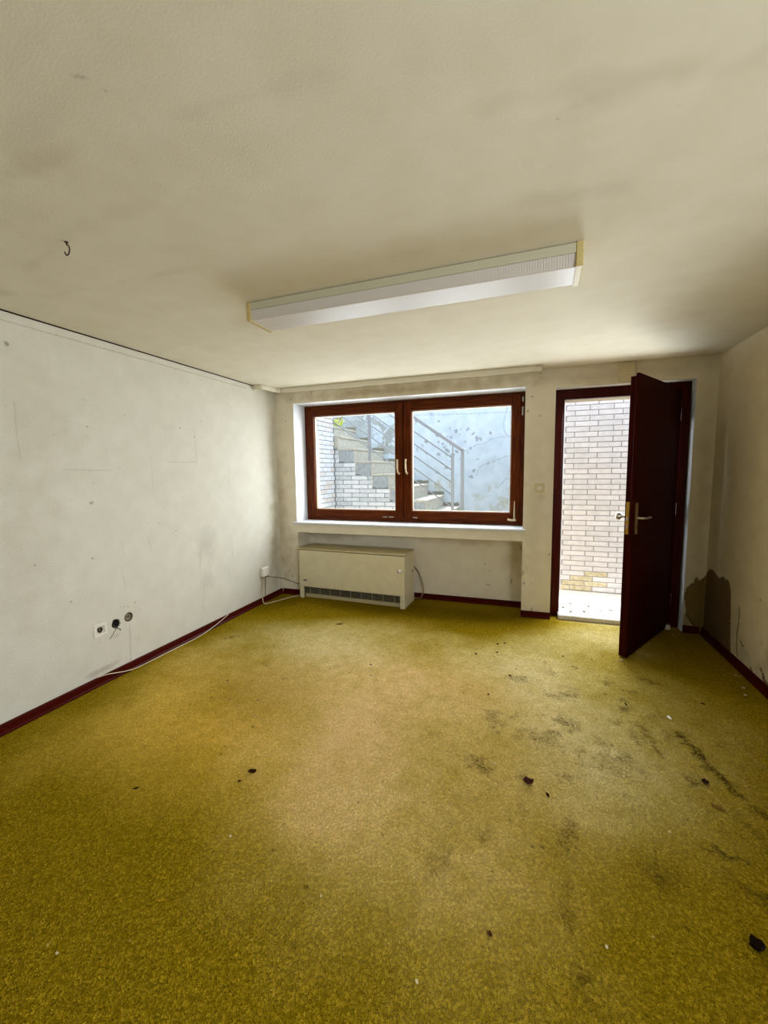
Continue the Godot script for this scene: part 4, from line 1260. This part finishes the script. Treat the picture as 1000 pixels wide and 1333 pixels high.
func build_curtain_rail() -> void:
	var o := thing("curtain_rail", "cream curtain rail along the ceiling above the window, its ends curved to the walls", "curtain rail", Vector3(-1.2, H, -3.94))
	var path := smooth([Vector3(XL + 0.004, 0, -3.69), Vector3(-2.64, 0, -3.688), Vector3(-2.60, 0, -3.692), Vector3(-2.575, 0, -3.715), Vector3(-2.565, 0, -3.77), Vector3(-2.556, 0, -3.85), Vector3(-2.54, 0, -3.905), Vector3(-2.50, 0, -3.935), Vector3(-2.44, 0, -3.942), Vector3(-1.2, 0, -3.932), Vector3(0.0, 0, -3.926), Vector3(0.055, 0, -3.930), Vector3(0.088, 0, -3.948), Vector3(0.102, 0, -3.985), Vector3(0.104, 0, -4.03), Vector3(0.104, 0, ZB + 0.003)], 6)
	var st := nst(true)
	var off := Vector3(-1.2, 0, -3.94)
	var outer := []
	var inner := []
	for i in path.size():
		var t: Vector3 = (path[mini(i + 1, path.size() - 1)] - path[maxi(i - 1, 0)]).normalized()
		var n := Vector3(-t.z, 0, t.x)
		outer.append(path[i] - off)
		inner.append(path[i] - off - n * 0.009)
	for i in path.size() - 1:
		for q in [[-0.0012, -0.006, 0.0], [-0.006, -0.042, 0.002], [-0.042, -0.048, 0.0]]:
			quad(st, outer[i] + Vector3(0, q[0], 0), outer[i + 1] + Vector3(0, q[0], 0), outer[i + 1] + Vector3(0, q[1], 0), outer[i] + Vector3(0, q[1], 0), outer[i] - inner[i])
		quad(st, inner[i] + Vector3(0, -0.0012, 0), inner[i + 1] + Vector3(0, -0.0012, 0), inner[i + 1] + Vector3(0, -0.048, 0), inner[i] + Vector3(0, -0.048, 0), inner[i] - outer[i])
		quad(st, outer[i] + Vector3(0, -0.048, 0), outer[i + 1] + Vector3(0, -0.048, 0), inner[i + 1] + Vector3(0, -0.048, 0), inner[i] + Vector3(0, -0.048, 0), Vector3.DOWN)
		quad(st, outer[i] + Vector3(0, -0.0012, 0), outer[i + 1] + Vector3(0, -0.0012, 0), inner[i + 1] + Vector3(0, -0.0012, 0), inner[i] + Vector3(0, -0.0012, 0), Vector3.UP)
	obj("fascia", st, mats.rail_cream, o)
	st = nst()
	span(st, Vector3(-2.50, -0.014, -4.04) - off + Vector3(0, 0, 0), Vector3(0.06, -0.0005, -3.955) - off, 0.002)
	obj("track", st, mats.rail_cream, o)


func build_fittings() -> void:
	# rocker switch on the pier
	var o := thing("light_switch", "cream rocker light switch on the pier between window and door", "light switch", Vector3(0.109, 1.234, ZB))
	var st := nst()
	span(st, Vector3(-0.04, -0.04, 0.0002), Vector3(0.04, 0.04, 0.010), 0.003)
	obj("plate", st, mats.cream_plastic, o)
	st = nst()
	cbox(st, Vector3(0, 0, 0.011), Vector3(0.042, 0.042, 0.010), 0.003, Basis(Vector3.RIGHT, 0.09))
	obj("rocker", st, mats.white_plastic, o)
	# cover plate above the door
	o = thing("wall_cover", "mottled beige square cover high on the wall above the door", "wall cover", Vector3(0.775, 2.219, ZB))
	st = nst()
	span(st, Vector3(-0.064, -0.079, 0.0002), Vector3(0.064, 0.0795, 0.020), 0.004)
	var box := obj("box", st, mats.cover, o)
	for i in 12:
		for j in 6:
			if rng.randf() < 0.8:
				st = nst()
				var px := -0.052 + i * 0.0095
				var py := -0.062 + j * 0.0245 + rng.randf_range(-0.004, 0.004)
				span(st, Vector3(px - 0.003, py - 0.009, 0.0195), Vector3(px + 0.003, py + 0.009, 0.0225), 0.001)
				obj("lamella", st, mats.cover_light, box)
	# three wall boxes low on the left wall
	var cup := func(z: float, y: float, r: float, called: String, label: String) -> Node3D:
		var t := thing(called, label, "wall socket", Vector3(XL, y, z))
		var s := nst(true)
		var xf := Transform3D(Basis(Vector3(0, 0, 1), Vector3(1, 0, 0), Vector3(0, 1, 0)), Vector3.ZERO)
		lathe(s, [Vector2(0.0, -0.050), Vector2(r - 0.003, -0.050), Vector2(r - 0.002, -0.006)], 24, xf)
		obj("box", s, mats.socket_cup, t)
		return t
	var xf := Transform3D(Basis(Vector3(0, 0, 1), Vector3(1, 0, 0), Vector3(0, 1, 0)), Vector3.ZERO)
	o = cup.call(SOCKETS[0][0], SOCKETS[0][1], 0.020, "wall_socket", "leftmost broken wall socket, in a white painted square surround")
	st = nst()
	var ring := nst()
	for s in [[-0.046, -0.042, 0.046, -0.026], [-0.046, 0.026, 0.046, 0.042], [-0.046, -0.026, -0.028, 0.026], [0.028, -0.026, 0.046, 0.026]]:
		span(ring, Vector3(0.0003, s[1], s[0]), Vector3(0.004, s[3], s[2]), 0.0015)
	obj("surround", ring, mats.patch, o)
	st = nst()
	span(st, Vector3(-0.042, -0.012, -0.013), Vector3(-0.012, 0.010, 0.004), 0.003)
	obj("insert", st, mats.socket_insert, o)
	st = nst(true)
	tube(st, smooth([Vector3(-0.03, -0.01, 0.008), Vector3(-0.008, -0.004, 0.010), Vector3(-0.006, 0.008, 0.004)], 5), 0.0022, 6)
	obj("wire", st, mats.dark, o)
	o = cup.call(SOCKETS[1][0], SOCKETS[1][1], 0.031, "wall_socket", "middle of the three wall holes, an empty dark box with dangling wires")
	st = nst(true)
	tube(st, smooth([Vector3(-0.03, -0.012, 0.0), Vector3(0.004, -0.032, 0.006), Vector3(0.008, -0.060, 0.030), Vector3(0.006, -0.088, 0.058)], 6), 0.0022, 6)
	obj("wire", st, mats.wire_grey, o)
	st = nst(true)
	tube(st, smooth([Vector3(-0.03, -0.015, -0.008), Vector3(0.004, -0.034, -0.006), Vector3(0.012, -0.040, -0.016), Vector3(0.011, -0.056, -0.020)], 6), 0.0026, 6)
	obj("wire", st, mats.dark, o)
	o = cup.call(SOCKETS[2][0], SOCKETS[2][1], 0.0335, "wall_socket", "rightmost of the three wall holes, an uncovered round socket insert")
	st = nst(true)
	lathe(st, [Vector2(0.0, -0.014), Vector2(0.008, -0.014), Vector2(0.017, -0.012), Vector2(0.019, -0.004), Vector2(0.022, -0.003), Vector2(0.024, -0.010), Vector2(0.026, -0.03)], 24, xf)
	obj("insert", st, mats.socket_insert, o)
	st = nst(true)
	lathe(st, [Vector2(0.0285, -0.004), Vector2(0.031, -0.001), Vector2(0.0325, -0.006)], 24, xf)
	obj("metal_ring", st, mats.socket_metal, o)
	st = nst(true)
	for s in [-1, 1]:
		lathe(st, [Vector2(0.0, -0.009), Vector2(0.003, -0.009), Vector2(0.003, -0.014)], 10, Transform3D(xf.basis, Vector3(0, 0, s * 0.0095)))
	lathe(st, [Vector2(0.0, -0.009), Vector2(0.0025, -0.009), Vector2(0.0025, -0.014)], 10, xf)
	obj("contact", st, mats.dark, o)
	# surface box near the corner
	o = thing("junction_box", "white surface junction box low on the left wall by the corner", "junction box", Vector3(XL, 0.336, -3.742))
	st = nst()
	span(st, Vector3(0.0002, -0.050, -0.058), Vector3(0.038, 0.050, 0.058), 0.006)
	obj("cover", st, mats.patch, o)
	st = nst()
	span(st, Vector3(0.004, -0.056, -0.050), Vector3(0.034, -0.048, 0.048), 0.002)
	obj("cable_entry", st, mats.dark, o)
	# hook in the ceiling
	o = thing("ceiling_hook", "small rusty open hook in the ceiling left of the lamp", "hook", Vector3(-1.69, H, -1.20))
	st = nst(true)
	var arc := [Vector3(0, 0.0, 0), Vector3(0, -0.012, 0)]
	for k in 12:
		var a := deg_to_rad(90.0 - k * 24.0)
		arc.append(Vector3(-sin(deg_to_rad(20.0)) * 0.0 + cos(a) * 0.018, -0.030 + sin(a) * 0.018, 0.0))
	tube(st, arc, 0.0025, 8)
	obj("hook", st, mats.rust, o)
	o.rotation.y = deg_to_rad(-10)
	st = nst(true)
	lathe(st, [Vector2(0.007, -0.0003), Vector2(0.006, -0.004), Vector2(0.0, -0.005)], 12, Transform3D.IDENTITY)
	obj("collar", st, mats.rust, o)


func cable(called: String, label: String, pts: Array, r: float, m: Material, group := "") -> void:
	var st := nst(true)
	var o: Vector3 = pts[0]
	var loc := []
	for p in smooth(pts, 8):
		loc.append(p - o)
	tube(st, loc, r, 8)
	st.generate_normals()
	var c := put(called, st.commit(), m)
	c.position = o
	tag(c, label, "cable", group)

func build_cables() -> void:
	var jb := Vector3(XL + 0.018, 0.282, -3.742)
	cable("cable", "thin cable strung from the junction box across the corner to the heater", [jb + Vector3(0.002, 0, -0.035), Vector3(-2.665, 0.262, -3.82), Vector3(-2.62, 0.215, -3.97), Vector3(-2.555, 0.160, -4.068), Vector3(-2.50, 0.138, -4.080), Vector3(-2.452, 0.130, -4.086), Vector3(-2.446, 0.128, -4.30)], 0.0042, mats.cable_dark)
	cable("cable", "pale cable hanging from the junction box and lying on the carpet towards the heater", [jb + Vector3(0, 0, 0.02), Vector3(XL + 0.02, 0.20, -3.70), Vector3(XL + 0.035, 0.09, -3.665), Vector3(XL + 0.06, 0.012, -3.66), Vector3(XL + 0.12, 0.008, -3.76), Vector3(-2.50, 0.0075, -3.93), Vector3(-2.44, 0.0075, -4.04), Vector3(-2.43, 0.0075, -4.16), Vector3(-2.432, 0.0075, -4.25)], 0.005, mats.cable)
	cable("cable", "short thin cable hanging straight down from the junction box to the baseboard", [jb + Vector3(0, 0, -0.012), Vector3(XL + 0.016, 0.2, -3.752), Vector3(XL + 0.016, 0.10, -3.742), Vector3(XL + 0.02, 0.066, -3.742)], 0.0035, mats.cable_dark)
	cable("cable", "long pale cable running along the foot of the left baseboard", [Vector3(XL + 0.008, 0.064, -1.86), Vector3(XL + 0.022, 0.057, -1.93), Vector3(XL + 0.034, 0.024, -2.05), Vector3(XL + 0.038, 0.008, -2.16), Vector3(XL + 0.040, 0.0065, -2.45), Vector3(XL + 0.044, 0.0065, -2.70), Vector3(XL + 0.036, 0.018, -2.88), Vector3(XL + 0.022, 0.054, -3.10), Vector3(XL + 0.008, 0.064, -3.16)], 0.0034, mats.cable)
	cable("cable", "beige cable looping out behind the right side of the heater", [Vector3(-1.19, 0.38, -4.342), Vector3(-1.115, 0.31, -4.340), Vector3(-1.065, 0.20, -4.32), Vector3(-1.045, 0.11, -4.31), Vector3(-1.065, 0.04, -4.29), Vector3(-1.10, 0.012, -4.315), Vector3(-1.19, 0.009, -4.342)], 0.006, mats.cable_beige)


func leaf_mesh(l: float, w: float, curl: float, seed_: int) -> Mesh:
	# a dry curled leaf or flake: a grid bent upwards at its rim, with a ragged outline and a little thickness
	var r := RandomNumberGenerator.new()
	r.seed = seed_
	var st := nst()
	var n := 12
	var rim := []
	for k in n:
		var a := TAU * k / n
		var q := r.randf_range(0.72, 1.12)
		rim.append(Vector3(cos(a) * l * 0.5 * q, curl * r.randf_range(0.3, 1.0) + 0.001, sin(a) * w * 0.5 * q))
	var mid := Vector3(0, 0.0008, 0)
	for k in n:
		var a: Vector3 = rim[k]
		var b: Vector3 = rim[(k + 1) % n]
		var a2 := a * 0.5 + Vector3(0, -a.y * 0.35, 0)
		var b2 := b * 0.5 + Vector3(0, -b.y * 0.35, 0)
		var t := Vector3(0, 0.0012, 0)
		tri(st, mid + t, a2 + t, b2 + t, Vector3.UP)
		quad(st, a2 + t, b2 + t, b + t, a + t, Vector3.UP)
		tri(st, mid, a2, b2, Vector3.DOWN)
		quad(st, a2, b2, b, a, Vector3.DOWN)
		quad(st, a, b, b + t, a + t, a)
	st.generate_normals()
	return st.commit()

func flake(called: String, label: String, category: String, x: float, z: float, l: float, w: float, curl: float, turn: float, m: StandardMaterial3D, sd: int, group := "") -> void:
	m.metallic_specular = 0.1
	var o := put(called, leaf_mesh(l, w, curl, sd), m, self, Vector3(x, 0.0026, z))
	o.rotation.y = turn
	tag(o, label, category, group)

func build_litter() -> void:
	var brown := flat(Color(0.20, 0.10, 0.04), 0.8)
	var dark := flat(Color(0.12, 0.08, 0.05), 0.85)
	var umber := flat(Color(0.30, 0.18, 0.10), 0.8)
	flake("dry_leaf", "larger dark brown dry leaf on the left half of the carpet", "leaf", -1.198, -1.517, 0.046, 0.026, 0.008, 0.35, brown, 1)
	flake("dry_leaf", "tiny dark leaf crumb just left of the larger dry leaf", "leaf", -1.218, -1.449, 0.018, 0.009, 0.003, 0.5, brown, 2)
	flake("dry_leaf", "curled purple brown dry leaf alone in the middle of the carpet", "leaf", 0.033, -1.849, 0.050, 0.040, 0.020, 0.1, flat(Color(0.27, 0.15, 0.13), 0.7), 3)
	flake("dry_leaf", "crumpled dark leaf at the lower right edge of the carpet", "leaf", 0.666, -1.376, 0.050, 0.042, 0.018, 0.8, dark, 4)
	flake("paper_scrap", "small white paper scrap on the carpet in front of the open door", "paper scrap", 0.784, -2.611, 0.016, 0.036, 0.003, 0.25, flat(Color(0.95, 0.94, 0.92), 0.7), 5)
	flake("twig_crumb", "dark splinter on the carpet in front of the heater", "splinter", -1.615, -3.368, 0.07, 0.018, 0.004, 0.5, dark, 6)
	flake("plaster_crumb", "white plaster crumb at the foot of the door leaf", "crumb", 0.675, -3.315, 0.020, 0.016, 0.008, 0.2, flat(Color(0.90, 0.87, 0.82), 0.8), 7)
	flake("twig_crumb", "thin dark splinter on the carpet at the far left of the photo", "splinter", -1.634, -1.269, 0.034, 0.006, 0.003, 0.7, dark, 8)
	flake("dry_leaf", "pale curled leaf on the right of the carpet below the dark smears", "leaf", 0.776, -1.945, 0.05, 0.018, 0.006, -0.4, flat(Color(0.50, 0.38, 0.18), 0.8), 9)
	flake("dry_leaf", "dark brown leaf within the dark smears on the right of the carpet", "leaf", 0.780, -2.094, 0.030, 0.034, 0.010, 0.2, flat(Color(0.20, 0.12, 0.10), 0.8), 10)
	var few := [
		[-0.199, -3.347, "dark crumb on the carpet, leftmost of the close trio before the pier"],
		[-0.147, -3.379, "dark crumb on the carpet, farthest back of the trio before the pier"],
		[-0.194, -3.186, "dark crumb on the carpet, nearest of the trio before the pier"],
		[-0.343, -3.111, "dark crumb on the carpet in front of the niche, left of the trio"],
		[-0.085, -2.842, "dark crumb in the faint grey smudge between window and door"],
		[-0.203, -2.548, "small dark crumb at the right rim of the faded middle of the carpet"],
		[0.585, -2.684, "dark crumb on the carpet right before the free edge of the door"],
		[-0.079, -1.164, "dark crumb near the lower edge of the photo, right of the middle"],
		[0.111, -1.800, "dark crumb just right of the curled leaf in mid carpet"],
		[1.017, -2.832, "brown crumb in the shade of the open door on the carpet"],
		[0.281, -3.266, "dark crumb on the pale carpet straight in front of the doorway"],
		[-1.05, -2.70, "dark speck of leaf on the carpet between heater and large dry leaf"]]
	for i in few.size():
		flake("carpet_crumb", few[i][2], "crumb", few[i][0], few[i][1], rng.randf_range(0.016, 0.03), rng.randf_range(0.009, 0.016), 0.004, rng.randf() * 3.0, [dark, umber, brown][i % 3], 20 + i, "small dark crumbs scattered on the carpet")
	var pale := flat(Color(0.86, 0.80, 0.64), 0.8)
	var bits := [
		[-0.12, -1.93, "tiny pale crumb in the brown smudge left of the curled leaf"],
		[0.445, -2.023, "tiny pale crumb on the carpet right of the curled leaf"],
		[-0.621, -1.104, "tiny pale crumb near the lower edge of the photo, left of the middle"],
		[0.250, -1.238, "tiny pale crumb by the dark stain at the lower right"],
		[-1.284, -0.709, "tiny pale crumb at the lower left corner of the carpet in view"],
		[-1.063, -1.197, "tiny pale crumb below the large dry leaf on the left"],
		[0.55, -1.75, "tiny pale crumb left of the dark smears on the right"],
		[-0.26, -0.98, "tiny pale crumb closest to the camera in the middle"]]
	for i in bits.size():
		flake("pale_crumb", bits[i][2], "crumb", bits[i][0], bits[i][1], rng.randf_range(0.009, 0.014), rng.randf_range(0.007, 0.009), 0.003, rng.randf() * 3.0, pale, 60 + i, "tiny pale crumbs scattered on the carpet")
	# flakes fallen from the wall along the right baseboard and by the hinge
	var fl := [
		[1.36, -3.30, "pale plaster flake by the right baseboard, deepest in the door's shade"],
		[1.33, -3.12, "pale plaster flake below the peeling patches of the right wall"],
		[1.30, -3.02, "pale plaster flake nearest the right edge of the photo"],
		[1.24, -4.00, "pale plaster flake at the foot of the door's hinge side"],
		[1.19, -3.96, "smaller pale plaster flake left of the one below the hinge"]]
	for i in fl.size():
		flake("plaster_flake", fl[i][2], "flake", fl[i][0], fl[i][1], rng.randf_range(0.014, 0.028), rng.randf_range(0.010, 0.016), 0.005, rng.randf() * 3.0, pale, 90 + i, "plaster flakes fallen along the right wall")
	# crumbs on the paving and threshold outside
	var red := flat(Color(0.55, 0.36, 0.30), 0.9)
	var at_door := [
		[0.42, -4.22, "bit of leaf at the front left of the pale door threshold"],
		[0.36, -4.34, "bit of leaf by the left post on the pale door threshold"],
		[0.54, -4.26, "bit of leaf in the front middle of the door threshold"],
		[0.60, -4.44, "bit of leaf in the far middle of the door threshold"],
		[0.70, -4.33, "reddish bit of leaf right of the middle on the threshold"],
		[0.44, -4.48, "bit of leaf at the far left of the door threshold"],
		[0.78, -4.38, "reddish bit of leaf beside the door's edge on the threshold"]]
	for i in at_door.size():
		var q: Array = at_door[i]
		var o := put("leaf_bit", leaf_mesh(rng.randf_range(0.02, 0.05), rng.randf_range(0.010, 0.02), 0.004, 120 + i), red if i > 3 else umber, self, Vector3(q[0], 0.0424, q[1]))
		o.rotation.y = rng.randf() * 3.0
		tag(o, q[2], "leaf bit", "leaf bits on the door threshold")
